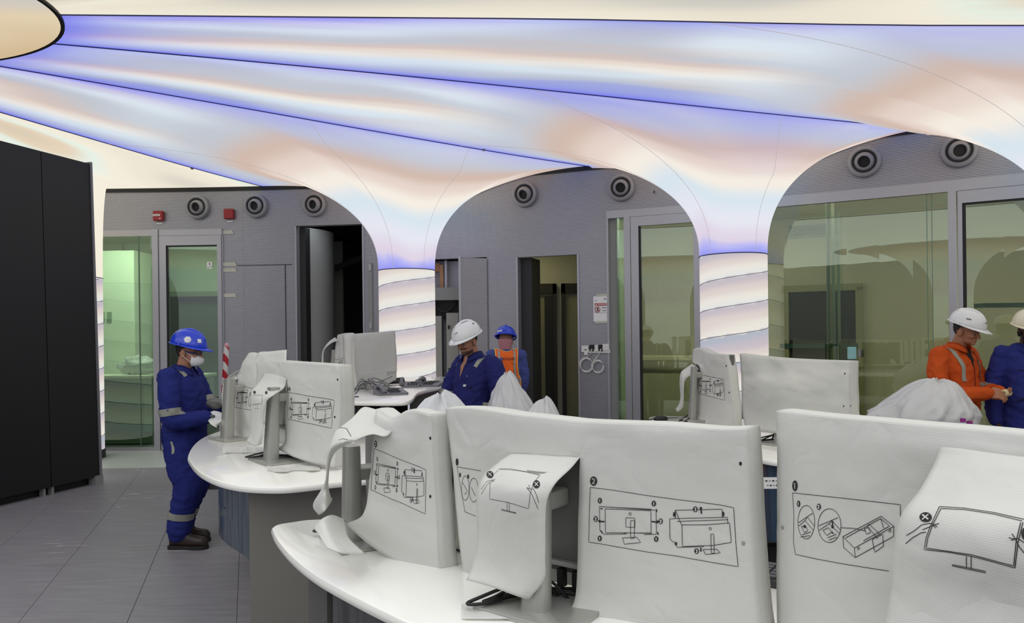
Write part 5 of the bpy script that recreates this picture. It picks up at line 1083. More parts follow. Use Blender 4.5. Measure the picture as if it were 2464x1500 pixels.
for k in range(7):
    pts = [PZ(845 + 18 * i + rs.uniform(-14, 14), 940 + rs.uniform(-14, 10), ZC3) + Vector((0, 0, rs.choice((.006, .006, .05, .09)))) for i in range(6)]
    o = MB().tube(cat_rom(pts, 5), .004, 5).build('loose_cable', mat('grey_cable', (90, 90, 96), .5), None, True); tag(o, 'thin grey loose cable tangled on the raised desk', 'cable', 'tangled cables')
p = PZ(845, 957, ZC3); o = MB().tube([p + Vector((.09 * math.cos(a) - .03, .05 * math.sin(a), .006)) for a in np.linspace(0, 6.2, 20)], .004, 5).build('loose_cable', mat('grey_cable', (90, 90, 96))); tag(o, 'small flat loop of cable at the left front of the raised desk', 'cable')
ms = empty('computer_mouse', PZ(1590, 1012, ZC4)); tag(ms, 'black computer mouse at the left tip of the right desk', 'mouse'); ms.rotation_euler = (0, 0, .2)
MB().ell((0, 0, .012), (.06, .034, .026)).build('mouse_shell', M_blk, ms, True); MB().box((.03, 0, .034), (.02, .006, .008)).build('scroll_wheel', M_gpanel, ms)
MB().tube(cat_rom([(-.055, 0, .01), (-.09, .03, .004), (0, .12, .004), (.12, .1, .004), (.3, .1, .004)], 6), .003, 5).build('mouse_cable', M_blk, ms, True)
for k, lst in enumerate((((1672, 1000), (1640, 1012), (1630, 1024), (1650, 1034), (1690, 1036)), ((1680, 1004), (1650, 1016), (1645, 1026), (1670, 1036)))):
    o = MB().tube(cat_rom([PZ(x, y, ZC4) + Vector((0, 0, .008 + (.03 if i == 0 else 0))) for i, (x, y) in enumerate(lst)], 6), .006, 6).build('loose_cable', M_blk, None, True); tag(o, 'black cable loop %s beside the mouse on the right desk' % ('outer', 'inner')[k], 'cable')
# keyboard fragments on the near desk, small cups
def keyboard(c, rz, label, z=ZD):
    r = empty('keyboard', (c[0], c[1], z), rz); tag(r, label, 'keyboard', 'keyboards on the near desk')
    MB().bbox((0, 0, .011), (.44, .14, .02), .005).build('keyboard_body', mat('keyboard_dark', (58, 58, 60), .5), r)
    kd = None
    for i in range(15):
        for j in range(5):
            if kd is None: ko = MB().bbox((0, 0, 0), (.024, .02, .008), .002).build('key', M_key, r); kd = ko.data
            else: ko = bpy.data.objects.new('key', kd); C.objects.link(ko); ko.parent = r
            ko.location = (-.203 + .029 * i, -.052 + .026 * j, .024)
    return r
keyboard((.80, 1.92), -.62, 'dark keyboard between the two right foreground sleeves'); keyboard((.24, 2.08, 0), -.64, 'dark keyboard behind the foreground middle monitor stand')
# water bottles
for k, (px, py) in enumerate(((2317, 1012), (2333, 1018))):
    t = P(px, py, 4.55); z0 = ZC4; hh = t.z - z0; r = empty('water_bottle', (t.x, t.y, z0)); tag(r, ['clear water bottle with purple cap, left one of the pair', 'clear water bottle with purple cap, right one of the pair'][k], 'bottle', 'purple capped bottles')
    pr = [(.02, 0), (.031, .004), (.031, hh * .45), (.029, hh * .5), (.031, hh * .55), (.03, hh * .72), (.016, hh * .9), (.013, hh * .93)]
    MB().loft([[Vector((a * math.cos(q), a * math.sin(q), z)) for q in np.linspace(0, 2 * PI, 19)[:-1]] for a, z in pr]).build('bottle_body', mat('clear_plastic', (205, 215, 225), .12, 0, .02, trans=.5), r, True)
    MB().tube([(0, 0, hh * .92), (0, 0, hh + .012)], .016, 14).build('cap', mat('cap_purple', (130, 30, 120), .4), r); MB().tube([(0, 0, hh * .5), (0, 0, hh * .68)], .0318, 18, False).build('label_band', mat('label_lilac', (150, 140, 200), .4), r, True)
# ================================================================== PLASTIC-COVERED CHAIRS
M_pla = mat('white_plastic_film', (232, 233, 236), .28, 0, .03, 8, trans=.3, bump=.25, bscale=14)
def covered_chair(c, rz, outline, label, seed, ztop, zbot=.45):
    r = empty('office_chair', (c[0], c[1], 0), rz); tag(r, label, 'chair', 'office chairs under plastic film')
    V = []; nR, nA = 44, 90
    for i in range(nR + 1):
        t = i / nR; z = lerp(ztop, zbot, t); rx, ry, ox, oy = outline(t)
        ring = []
        for j in range(nA):
            a = 2 * PI * j / nA; d = Vector((math.cos(a), math.sin(a), 0))
            n_ = .7 * vn(d.x * 1.6 + seed, d.y * 1.6, t * 3) + .8 * (1 - 2.4 * abs(vn(d.x * 2.2 + seed * 2, d.y * 2.2, t * 2.6 + d.x))) + .5 * (1 - 2.4 * abs(vn(d.x * 4.5 + seed, d.y * 4.5 + t * 2, t * 4.5))) + .3 * (1 - 2 * abs(vn(d.x * 9 + seed, d.y * 9, t * 8))); k_ = 1 + .17 * n_ * min(1, t * 3 + .15)
            ring.append(Vector((ox + rx * d.x * k_, oy + ry * d.y * k_, z + .05 * vn(d.x * 2.5 + seed, d.y * 2.5, t * 2) * (1 - t) + .012 * n_)))
        V.append(ring)
    o = MB().loft(V, False); o.add([V[0][0] * 0 + sum(V[0], Vector()) / nA + Vector((0, 0, .01))] + V[0], [(0, j + 1, (j + 1) % nA + 1) for j in range(nA)]); o.build('plastic_cover', M_pla, r, True)
    MB().bbox((0, -.02, .46), (.44, .42, .06), .02).build('seat', M_blk, r); MB().bbox((0, .2, .75), (.4, .05, .5), .02).build('backrest', M_scr, r)
    MB().tube([(0, 0, .08), (0, 0, .44)], .03, 10).build('gas_lift', M_sil, r)
    for a in range(5): MB().tube([(0, 0, .09), (.27 * math.cos(a * 1.257), .27 * math.sin(a * 1.257), .06)], [.025, .016], 6).build('leg', M_blk, r); MB().ell((.27 * math.cos(a * 1.257), .27 * math.sin(a * 1.257), .032), (.03, .03, .03)).build('caster', M_blk, r)
    return r
oA = lambda t: (lerp(.02, .24, min(1, t * 2.2) ** .55), lerp(.02, .14, min(1, t * 2) ** .6), 0, 0)
oB = lambda t: (lerp(.03, .24, min(1, t * 1.6) ** .7), lerp(.03, .22, min(1, t * 1.6) ** .7), lerp(-.05, .06, t), 0)
covered_chair((-.31, 3.15), .3, oA, 'plastic covered chair between the two foreground sleeves', 1.0, 1.37)
covered_chair((.0, 5.9), .2, oB, 'plastic covered chair beside the worker in the white helmet', 4.0, 1.32)
a = P(1302, 967, 5.0); covered_chair((a.x, 5.0), .5, lambda t: (lerp(.02, .2, min(1, t * 2) ** .6), lerp(.02, .16, min(1, t * 2) ** .6), lerp(.02, -.04, t), 0), 'small peak of a plastic covered chair before the corridor doorway', 7.0, a.z)
a = P(2240, 922, 5.5); covered_chair((a.x - .05, 5.55), -.2, lambda t: (lerp(.06, .31, min(1, t * 2.6) ** .6), lerp(.1, .28, min(1, t * 2.6) ** .5), lerp(.12, -.02, min(1, t * 2)), 0), 'large crumpled plastic covered chair in front of the orange worker', 10.0, a.z, .6)

# crumpled film and a bracket inside the left office
def crumple(mb, size, amp, seed):
    o = mb.build('crumple', M_pla); me = o.data
    for v in me.vertices:
        q = v.co; v.co = q + q.normalized() * amp * (1 - 2.5 * abs(vn(q.x * 9 + seed, q.y * 9, q.z * 9)) + .6 * vn(q.x * 22, q.y * 22, q.z * 22 + seed))
    me.polygons.foreach_set('use_smooth', [True] * len(me.polygons)); return o
o = crumple(MB().ell((0, 0, 0), (.26, .12, .12), 40, 28), .01, .06, 3.0); o.name = 'plastic_wrap'; p = P(318, 925, 11.55); o.location = (p.x, 11.72, 1.09 + .13); tag(o, 'crumpled plastic wrap on the counter behind the green glass', 'plastic wrap')
wb = empty('wall_bracket', P(303, 660, 13.5)); tag(wb, 'small dark bracket with a hanging cable in the left office', 'bracket')
MB().box((0, 0, 0), (.4, .06, .03)).build('arm', M_black, wb); MB().tube([(-.05, 0, .9), (-.04, 0, 0), (0, 0, -.35)], .012, 6).build('rod', M_scr, wb); MB().tube(cat_rom([(.15, 0, 0), (.17, 0, -.15), (.12, 0, -.25), (.16, 0, -.3)], 5), .012, 6).build('hanging_cable', M_black, wb, True)
# ================================================================== PEOPLE
def voxel(mb, size, sm=3, fac=.5):
    me = bpy.data.meshes.new('tmp'); me.from_pydata([tuple(v) for v in mb.v], [], mb.f); me.update()
    o = bpy.data.objects.new('tmp', me); C.objects.link(o)
    r = o.modifiers.new('r', 'REMESH'); r.mode = 'VOXEL'; r.voxel_size = size; r.use_smooth_shade = True
    s_ = o.modifiers.new('s', 'SMOOTH'); s_.iterations = sm; s_.factor = fac
    bpy.context.view_layer.update()
    out = bpy.data.meshes.new_from_object(o.evaluated_get(bpy.context.evaluated_depsgraph_get())); bpy.data.objects.remove(o); bpy.data.meshes.remove(me)
    return out
def limb(mb, pts, rs, k=6, n=14, flat=1.0):
    q = cat_rom(pts, k); m_ = len(q); rr = [float(np.interp(i / (m_ - 1) * (len(rs) - 1), range(len(rs)), rs)) for i in range(m_)]
    mb.tube(q, rr, n, True, flat); mb.ell(q[0], (rr[0],) * 3, 12, 8); mb.ell(q[-1], (rr[-1] * .9,) * 3, 12, 8)
def put(me, name, m, parent, mats=None):
    me.materials.clear()
    for q in (mats or [m]): me.materials.append(q)
    me.polygons.foreach_set('use_smooth', [True] * len(me.polygons)); me.name = name
    o = bpy.data.objects.new(name, me); C.objects.link(o); o.parent = parent; return o
def wrinkle(me, amp, seed, zrange=None):
    n = len(me.vertices); co = np.empty(n * 3); me.vertices.foreach_get('co', co); co = co.reshape(-1, 3); nr = np.empty(n * 3); me.vertices.foreach_get('normal', nr); nr = nr.reshape(-1, 3)
    for i in range(n):
        x, y, z = co[i]
        a = .8 - 2.2 * abs(mnoise.noise(Vector((x * 9 + seed, y * 9, z * 17 + 9 * x - 6 * y)))) + .7 * (.5 - abs(mnoise.noise(Vector((x * 17 + seed, y * 17 + 8 * z, z * 24)))) * 1.6)
        co[i] += nr[i] * amp * a
    me.vertices.foreach_set('co', co.ravel()); me.update()
def bvh_of(me): return BVHTree.FromPolygons([v.co.copy() for v in me.vertices], [tuple(p.vertices) for p in me.polygons])
def ribbon(bv, path, width, m, parent, name, lift=.005, axis=None, k=5, taper=1.0):
    pts = cat_rom(path, k); G = [[], [], []]
    for i, p in enumerate(pts):
        h = bv.find_nearest(p); c, n = h[0], h[1]
        t = (pts[min(i + 1, len(pts) - 1)] - pts[max(i - 1, 0)]).normalized(); sd = n.cross(t).normalized()
        for r, q in zip(G, (-1, 0, 1)):
            e = c + sd * (q * width / 2 * lerp(1, taper, i / (len(pts) - 1))); h2 = bv.find_nearest(e); r.append(h2[0] + (h2[1] if h2[1].dot(n) > .2 else n) * lift)
    o = MB().grid(G).build(name, m, parent, True); return o
def band(bv, a, b, t, rad, width, m, parent, name='reflective_band'):
    a, b = Vector(a), Vector(b); ax = (b - a).normalized(); c = a.lerp(b, t); x = ax.orthogonal().normalized(); y = ax.cross(x)
    G = []
    for q in (-.5, 0, .5):
        r = []
        for k in range(29):
            an = 2 * PI * k / 28; d = x * math.cos(an) + y * math.sin(an); o = c + ax * (q * width)
            h = bv.ray_cast(o + d * .22, -d, .22); p = (h[0] if h[0] is not None else o + d * rad); 
            if (p - o).length > rad * 1.9 or (p - o).length < rad * .45: p = o + d * rad
            r.append(p + d * .005)
        G.append(r)
    return MB().grid(G).build(name, m, parent, True)
def head_mb(nose=1.0, jaw=1.0):
    mb = MB()
    mb.ell((0, 0, .137), (.097, .076, .098)); mb.ell((.03, 0, .088), (.066, .064, .085)); mb.ell((.035, 0, .04), (.058, .054 * jaw, .042)); mb.ell((.078, 0, .018), (.021, .024, .018))
    mb.ell((.084, 0, .121), (.015, .048, .011)); mb.tube([(.088, 0, .12), (.102, 0, .096), (.112, 0, .077)], [.008, .011 * nose, .014 * nose], 8); mb.ell((.112, 0, .074), (.014, .018 * nose, .012))
    mb.ell((.091, 0, .050), (.013, .026, .006)); mb.ell((.089, 0, .039), (.013, .022, .007))
    for s_ in (-1, 1): mb.ell((.068, s_ * .036, .077), (.026, .024, .024)); mb.ell((-.004, s_ * .077, .09), (.022, .01, .034)); mb.ell((.004, s_ * .08, .105), (.014, .012, .016))
    mb.tube([(-.03, 0, -.1), (-.022, 0, -.02), (-.008, 0, .06)], [.066, .056, .058], 14)
    return mb
def hand_mb(mb, wrist, f, n, side, curl=.9, sc=1.0, spread=.0, thumb=.6):
    """f: finger direction, n: palm-facing normal, side: towards the thumb"""
    f, n, side = Vector(f).normalized(), Vector(n).normalized(), Vector(side).normalized(); w = Vector(wrist)
    base = w + f * .085 * sc
    for q in (-.03, -.01, .01, .03): mb.tube([w + side * q * .7 * sc, w.lerp(base, .5) + side * q * sc, base + side * q * sc], [.015 * sc, .0155 * sc, .0125 * sc], 8, True, 1.0)
    for k, (o, L_) in enumerate(((.032, .068), (.011, .078), (-.011, .072), (-.031, .056))):
        p = base + side * o * sc; d = f + side * o * spread; d.normalize(); pts = [p - d * .01]; a = 0
        pts.append(p)
        for s_, fr in enumerate((.45, .32, .25)):
            a += curl * (.5, .75, .55)[s_] * (1 + .12 * k); dd = d * math.cos(a) + n * math.sin(a); p = p + dd * L_ * sc * fr; pts.append(p)
        mb.tube(pts, [.0095 * sc, .0098 * sc, .0092 * sc, .0085 * sc, .007 * sc], 8); mb.ell(pts[-1], (.007 * sc,) * 3, 8, 6)
    p = w + f * .025 * sc + side * .03 * sc; d1 = (f * .7 + side * .75 + n * .3 * thumb).normalized(); p1 = p + d1 * .035 * sc; d2 = (f + side * .15 + n * .6 * thumb).normalized(); p2 = p1 + d2 * .032 * sc; d3 = (f * .9 - side * .1 + n * .8 * thumb).normalized(); p3 = p2 + d3 * .026 * sc
    mb.tube([p, p1, p2, p3], [.015 * sc, .0125 * sc, .0105 * sc, .008 * sc], 8); mb.ell(p3, (.008 * sc,) * 3, 8, 6)
def helmet(parent, HM, m, stickers=(), vents=False, cap=False):
    a, b, h, zb = .143, .117, .122, .155
    e_ = empty('helmet'); e_.parent = parent; e_.matrix_local = HM
    rings = []; n = 40
    for t in np.linspace(0, 1, 15):
        an = t * PI / 2; rr = math.cos(an) ** .85 if t < 1 else .004; zz = zb + h * math.sin(an)
        rings.append([Vector((-.004 + a * rr * math.cos(q) * (1.0 if math.cos(q) > 0 else .97), b * rr * math.sin(q), zz - .012 * math.cos(q) * (1 - t) + (.006 * (abs(math.sin(q)) < .16) if 3 < t * 14 < 13 else 0))) for q in np.linspace(0, 2 * PI, n + 1)[:-1]])
    sh = MB().loft(rings, False).build('helmet_shell', m, e_, True)
    md = sh.modifiers.new('t', 'SOLIDIFY'); md.thickness = .004; md.offset = -1
    G = []
    for w in (0, .4, 1.0):
        r = []
        for q in np.linspace(0, 2 * PI, n + 1):
            cq = math.cos(q); ext = .012 + (.045 * max(0, cq) ** 1.6); 
            r.append(Vector((-.004 + (a + ext * w) * cq * (1.0 if cq > 0 else .97), (b + (.012 + .006 * max(0, cq)) * w) * math.sin(q), zb - .012 * cq + .004 - .016 * w * (.4 + max(0, cq)))))
        G.append(r)
    br = MB().grid(G).build('brim', m, e_, True); md = br.modifiers.new('t', 'SOLIDIFY'); md.thickness = .004
    rg = MB().tube([Vector((-.004 + a * math.cos(x) ** .85 * .985 if False else -.004 + a * .99 * math.cos(x), 0, zb + h * math.sin(x) + .002)) for x in np.linspace(.35, PI - .35, 14)], [.012 + .006 * math.sin(PI * k / 13) for k in range(14)], 8, True, .55).build('ridge', m, e_, True)
    mb = MB(); 
    for s_ in (-1, 1): mb.tube([(-.02, s_ * .118, zb + .02), (-.02, s_ * .122, zb - .004)], .012, 8)
    mb.build('slot_lugs', m, e_, kind='stuff')
    hb = bvh_of(sh.data)
    for nm, d, w, hh, mm in stickers:     # direction from helmet centre, width, height
        d = Vector(d).normalized(); c = Vector((0, 0, zb + .02)); hit = hb.ray_cast(c + d * .5, -d); p, nn = hit[0], d
        x = Vector((0, 0, 1)).cross(nn).normalized(); y = nn.cross(x)
        seg = 12 if nm == 'sticker_hexagon' else 4
        if seg == 4: q = [(-w / 2, -hh / 2), (w / 2, -hh / 2), (w / 2, hh / 2), (-w / 2, hh / 2)]
        else: q = [(w / 2 * math.cos(i * PI / 3), w / 2 * math.sin(i * PI / 3)) for i in range(6)]
        pts = []
        for u, v in q:
            s0 = p + x * u + y * v; h2 = hb.ray_cast(s0 + nn * .2, -nn); pts.append((h2[0] if h2[0] is not None else s0) + nn * .003)
        cpt = p + nn * .0045
        MB().add([cpt] + pts, [(0, i + 1, (i + 1) % len(pts) + 1) for i in range(len(pts))]).build('sticker' if nm != 'print' else 'print', mm, e_)
    return e_
def mm(T_, yaw=0, pitch=0, roll=0): return Matrix.Translation(T_) @ Matrix.Rotation(yaw, 4, 'Z') @ Matrix.Rotation(pitch, 4, 'Y') @ Matrix.Rotation(roll, 4, 'X')
M_ref = mat('reflective_tape', (150, 150, 142), .45, .2, .05, 10)
def fabric(name, rgb): return mat(name, rgb, .85, 0, .12, 9, bump=.18, bscale=90, spec=.2)
M_navy = fabric('royal_blue_coverall', (34, 42, 110)); M_navy2 = fabric('navy_coverall', (36, 40, 100)); M_blue3 = fabric('faded_blue_coverall', (70, 80, 142)); M_or = fabric('orange_coverall', (196, 80, 30))
M_hw = mat('helmet_white', (232, 233, 236), .25, 0, .02, coat=.3); M_hc = mat('helmet_cream', (232, 226, 200), .28, 0, .02, coat=.3); M_hb = mat('helmet_blue', (24, 62, 205), .25, 0, .03, coat=.3)
M_boot = mat('boot_leather', (48, 36, 32), .5, 0, .2, 20); M_sole = mat('boot_sole', (26, 24, 24), .7); M_glv = mat('glove_white', (214, 214, 216), .8); M_hair = mat('dark_hair', (28, 24, 22), .7); M_eye = mat('eye_white', (140, 128, 120), .4); M_iris = mat('eye_dark', (24, 18, 16), .2)
def skin(name, rgb): return mat(name, rgb, .55, 0, .06, 14, bump=.06, bscale=160, spec=.35)
def person(label, loc, yaw, spine, armR, armL, legR, legL, headm, mcov, mskin, mhel, stickers, seed, cuffs=True, beard=0, armr=(.082, .075, .068, .056), legr=(.118, .1, .085, .088), hs=1.0, hair=True, nose=1.0):
    r = empty('person', (loc[0], loc[1], 0), yaw); tag(r, label, 'person', 'site workers')
    mb = MB()
    pts = []; rings = []
    for x, z, hw, hd in spine:
        rings.append([Vector((x + hd * math.copysign(abs(math.cos(q)) ** .85, math.cos(q)), hw * math.copysign(abs(math.sin(q)) ** .85, math.sin(q)), z)) for q in np.linspace(0, 2 * PI, 29)[:-1]])
    mb.loft(rings)
    for A in (armR, armL): limb(mb, A, armr); mb.ell(A[0], (.075, .08, .075))
    for Lg in (legR, legL):
        if Lg: limb(mb, Lg, legr)
    cov = voxel(mb, .0125, 5); wrinkle(cov, .0075, seed); cob = put(cov, 'coverall', mcov, r); bv = bvh_of(cov)
    # body: head, neck and hands in one mesh
    hm = voxel(head_mb(nose), .0048, 3, .5)
    bm = bmesh.new(); bm.from_mesh(hm); bmesh.ops.transform(bm, matrix=headm @ Matrix.Scale(hs, 4), verts=bm.verts); hm2 = bpy.data.meshes.new('h'); bm.to_mesh(hm2); bm.free()
    body = put(hm2, 'body', mskin, r)
    # hair / beard shells taken from the head surface
    def shell(pred, nm, m, lift):
        bm = bmesh.new(); bm.from_mesh(hm); bm.normal_update()
        kill = [f for f in bm.faces if not pred(f.calc_center_median())]
        bmesh.ops.delete(bm, geom=kill, context='FACES')
        for v in bm.verts: v.co += v.normal * lift * (1 + .5 * vn(v.co.x * 60, v.co.y * 60, v.co.z * 60))
        bmesh.ops.transform(bm, matrix=headm @ Matrix.Scale(hs, 4), verts=bm.verts); me = bpy.data.meshes.new(nm); bm.to_mesh(me); bm.free()
        if len(me.polygons): return put(me, nm, m, r)
    if hair: shell(lambda c: c.z > .105 and (c.x < .0 + (c.z - .13) * .9 or c.z > .165) and abs(c.y) < .085 and not (abs(c.y) > .072 and c.z < .13 and -.03 < c.x < .02) or (c.x < -.045 and c.z > .065), 'hair', M_hair, .005)
    if beard: shell(lambda c: (c.z < (.062 if beard > 1 else .034) and c.x > .01 and (c.z > .0 or c.x > .04) and not (c.x > .085 and .034 < c.z < .053 and abs(c.y) < .024)) or (.052 < c.z < .064 and c.x > .08) or (beard > 1 and .0 < c.x < .03 and c.z < .1 and abs(c.y) > .058), 'beard', M_hair if beard > 1 else mat('stubble', (92, 66, 56), .8), .0035 if beard > 1 else .0018)
    e = MB(); e2 = MB()
    for s_ in (-1, 1):
        c = headm @ Matrix.Scale(hs, 4) @ Vector((.0795, s_ * .031, .1)); e.ell(c, (.0112 * hs,) * 3, 10, 8); c2 = headm @ Matrix.Scale(hs, 4) @ Vector((.0885, s_ * .0315, .096)); e2.ell(c2, (.0052 * hs,) * 3, 8, 6)
    e.build('eyes', M_eye, r, True); e2.build('irises', M_iris, r, True)
    eb = MB()
    for s_ in (-1, 1): eb.tube([headm @ Matrix.Scale(hs, 4) @ Vector(v) for v in ((.097, s_ * .014, .122), (.095, s_ * .034, .127), (.08, s_ * .052, .121))], [.0035, .0045, .002], 6)
    eb.build('eyebrows', M_hair, r, True)
    # collar
    nb_ = headm @ Vector((-.022, 0, -.012)); cl = MB(); G = []
    up_ = (headm.to_3x3() @ Vector((-.05, 0, 1))).normalized()
    for t, rr, zz in ((0, .080, -.045), (.5, .082, .014), (1, .112, -.04)):
        G.append([nb_ + Vector((rr * math.cos(q) * 1.05, rr * math.sin(q) * 1.05, zz - .05 * max(0, math.cos(q)) ** 2)) for q in np.linspace(.42, 2 * PI - .42, 25)])
    o = cl.grid(G).build('collar', mcov, r, True); md = o.modifiers.new('t', 'SOLIDIFY'); md.thickness = .004
    helmet(r, headm @ Matrix.Scale(hs * 1.02, 4), mhel, stickers)
    return r, bv, headm, mskin
def boots(r, feet):
    for (hx, hy, ang) in feet:
        M = Matrix.Translation((hx, hy, 0)) @ Matrix.Rotation(ang, 4, 'Z'); mb = MB()
        rings = []
        for x, w, h in ((-.075, .030, .10), (-.05, .04, .155), (0, .043, .16), (.045, .043, .13), (.09, .046, .092), (.15, .05, .08), (.195, .045, .072), (.222, .026, .05)):
            rings.append([M @ Vector((x, w * math.copysign(abs(math.cos(q)) ** .7, math.cos(q)), .022 + h * max(0, .5 + .5 * math.sin(q)))) for q in np.linspace(0, 2 * PI, 19)[:-1]])
        mb.loft(rings); o = put(voxel(mb, .008, 3), 'boot', M_boot, r)
        pl = cr2([(-.085, -.03), (-.05, -.045), (.05, -.042), (.14, -.053), (.2, -.045), (.232, 0), (.2, .045), (.14, .053), (.05, .042), (-.05, .045), (-.085, .03)], 3, True)
        q = [(M @ Vector((a, b, 0)))[:2] for a, b in pl]; s_ = MB().prism(q, 0, .03, .004).build('boot_sole', M_sole, o)
        for k in range(4):
            x = .055 + .022 * k; MB().tube([M @ Vector((x, -.03, .125 - .012 * k)), M @ Vector((x + .004, 0, .15 - .014 * k)), M @ Vector((x, .03, .125 - .012 * k))], .003, 5).build('lace', M_sole, o)
SP = [(0, .84, .15, .12), (0, .9, .185, .145), (-.0, .98, .188, .148), (0, 1.08, .178, .14), (0, 1.18, .186, .142), (-.005, 1.28, .198, .145), (-.012, 1.36, .195, .13), (-.02, 1.42, .155, .10), (-.025, 1.465, .09, .08)]
def sp(s_=1.0, dx=0.0, belly=0.0, wide=1.0): return [(x + dx * (z - .9) / .5 + belly * math.exp(-((z - 1.05) / .14) ** 2) * .6, z * s_, hw * wide, hd * wide + belly * math.exp(-((z - 1.05) / .14) ** 2)) for x, z, hw, hd in SP]
# ---- 1: masked worker at left (profile, facing right)
HM1 = mm((.02, 0, 1.438), -.02, .12)
aR = [(-.035, -.185, 1.345), (-.0, -.245, 1.18), (.02, -.25, 1.03), (.11, -.21, 1.015), (.235, -.15, 1.035)]; aL = [(-.03, .185, 1.345), (.02, .24, 1.2), (.08, .22, 1.08), (.15, .15, 1.075), (.235, .08, 1.09)]
p1, bv1, h1, _ = person('worker at left in royal blue coverall, blue helmet, white mask, holding a sleeve strap', (-2.615, 5.9), -.04, sp(.965, -.01), aR, aL, [(-.015, -.085, .9), (.03, -.1, .62), (.065, -.1, .48), (.01, -.1, .28), (-.01, -.1, .13)], [(-.015, .085, .9), (.02, .1, .62), (.035, .1, .48), (-.05, .1, .28), (-.085, .1, .13)], HM1, M_navy, skin('skin_tan', (168, 120, 96)), M_hb,
    [('sticker_hexagon', (.35, -1, .28), .055, .05, mat('sticker_white', (226, 226, 228), .5)), ('sticker', (.95, -.5, .22), .03, .03, mat('sticker_white', (226, 226, 228), .5)), ('print', (.36, -1, .27), .03, .004, M_ink)], 2.0, legr=(.125, .115, .105, .09, .092))
band(bv1, aR[1], aR[2], .62, .085, .055, M_ref, p1); band(bv1, aL[1], aL[2], .6, .085, .055, M_ref, p1)
band(bv1, (.01, -.1, .28), (-.01, -.1, .13), .1, .1, .055, M_ref, p1); band(bv1, (-.05, .1, .28), (-.085, .1, .13), .1, .1, .055, M_ref, p1)
for s_ in (-1, 1): ribbon(bv1, [(-.11, s_ * .12, 1.3), (-.07, s_ * .13, 1.42), (0, s_ * .13, 1.44), (.08, s_ * .125, 1.36)], .04, M_ref, p1, 'shoulder_band')
ribbon(bv1, [(.0, -.2, .86), (.01, -.2, .76)], .02, M_ref, p1, 'pocket_trim'); ribbon(bv1, [(-.1, -.2, .92), (-.14, -.18, .82)], .012, M_navy2, p1, 'pocket_edge')
ribbon(bv1, [(-.2, 0, .93), (-.15, -.15, .935), (0, -.2, .935), (.15, -.15, .93), (.2, 0, .93)], .025, M_navy2, p1, 'waistband')
boots(p1, ((-.005, -.1, -.03), (-.085, .1, .05)))
mk = MB(); MM = HM1
G = []
for t in np.linspace(-1, 1, 13):
    row = []
    for q in np.linspace(0, 1, 9):
        z = lerp(.092, -.004, q); bul = math.sin(PI * q) ** .7; x = .06 + (.074 - .012 * abs(q - .35)) * (1 - abs(t) ** 2.2) * (.45 + .55 * bul) ; y = t * (.05 + .018 * bul); row.append(MM @ Vector((x, y, z)))
    G.append(row)
o = mk.grid(G).build('face_mask', M_glv, p1, True); md = o.modifiers.new('t', 'SOLIDIFY'); md.thickness = .003
for s_ in (-1, 1):
    for z0, z1 in ((.075, .115), (.02, .075)): MB().tube([MM @ Vector(v) for v in ((.07, s_ * .062, z0), (.04, s_ * .074, lerp(z0, z1, .5)), (-.005, s_ * .086, z1))], .0022, 5).build('mask_strap', M_glv, p1)
    MB().tube([MM @ Vector(v) for v in ((.09, s_ * .055, .105), (.05, s_ * .078, .108), (0, s_ * .084, .11))], .005, 6).build('glasses_temple', mat('glasses_blue', (36, 50, 110), .3), p1)
MB().grid([[MM @ Vector((.112 - .045 * (t * t), t * .062, z)) for t in np.linspace(-1, 1, 13)] for z in (.085, .1, .118)]).build('safety_lens', glass('clear_lens', (225, 230, 238), .3), p1, True)
for nm, w, f, n, sd, A in (('glove', (.235, -.15, 1.035), (1, .15, -.05), (0, .6, -.7), (-.1, .6, .6), aR), ('glove', (.235, .08, 1.09), (1, -.15, -.1), (0, -.6, -.7), (-.1, -.5, .7), aL)):
    mb = MB(); hand_mb(mb, w, f, n, sd, 1.0, 1.05); mb.tube([Vector(A[-2]).lerp(Vector(w), .75), Vector(w) + Vector(f) * .01], .032, 10); put(voxel(mb, .0042, 2), nm, M_glv, p1)
    MB().ell(Vector(w) + Vector(f).normalized() * .06 + Vector((0, -.02 if nm == 'glove' else 0, .012)), (.022, .018, .012)).build('glove_print', mat('glove_grey', (90, 92, 96), .8), p1, True)
a = P(517, 972, 5.82); pch = MB().ell((0, 0, 0), (.07, .035, .045)); o = put(voxel(pch, .008, 2), 'dark_pouch', M_scr, None); wrinkle(o.data, .006, 3); o.location = a; tag(o, 'dark grey bundle held by the masked worker', 'pouch')
# ---- 2: white-helmet worker beside the raised desk, looking down to the left
HM2 = mm((.05, 0, 1.495), .1, .30)
aR2 = [(-.03, -.205, 1.38), (.05, -.26, 1.22), (.12, -.26, 1.08), (.25, -.2, 1.0), (.36, -.14, .97)]; aL2 = [(-.03, .205, 1.38), (-.035, .275, 1.22), (-.03, .29, 1.08), (.03, .285, .95), (.1, .27, .85)]
p2, bv2, h2, _ = person('worker in navy coverall and white helmet looking down beside the raised desk', (-.335, 6.62), math.radians(222), sp(1.0, .02, .04, 1.0), aR2, aL2, [(0, -.09, .9), (0, -.1, .5), (-.02, -.1, .12)], [(0, .09, .9), (0, .1, .5), (-.02, .1, .12)], HM2, M_navy2, skin('skin_brown', (168, 120, 98)), M_hw,
    [('print', (.1, .3, 1), .07, .005, M_scr), ('print', (-.3, .8, .7), .018, .014, M_scr), ('print', (1, .15, .3), .03, .006, M_scr)], 11.0, beard=1, armr=(.09, .086, .082, .075, .062), hs=1.02)
band(bv2, aL2[1], aL2[3], .72, .09, .05, M_ref, p2); band(bv2, aR2[1], aR2[3], .6, .09, .05, M_ref, p2)
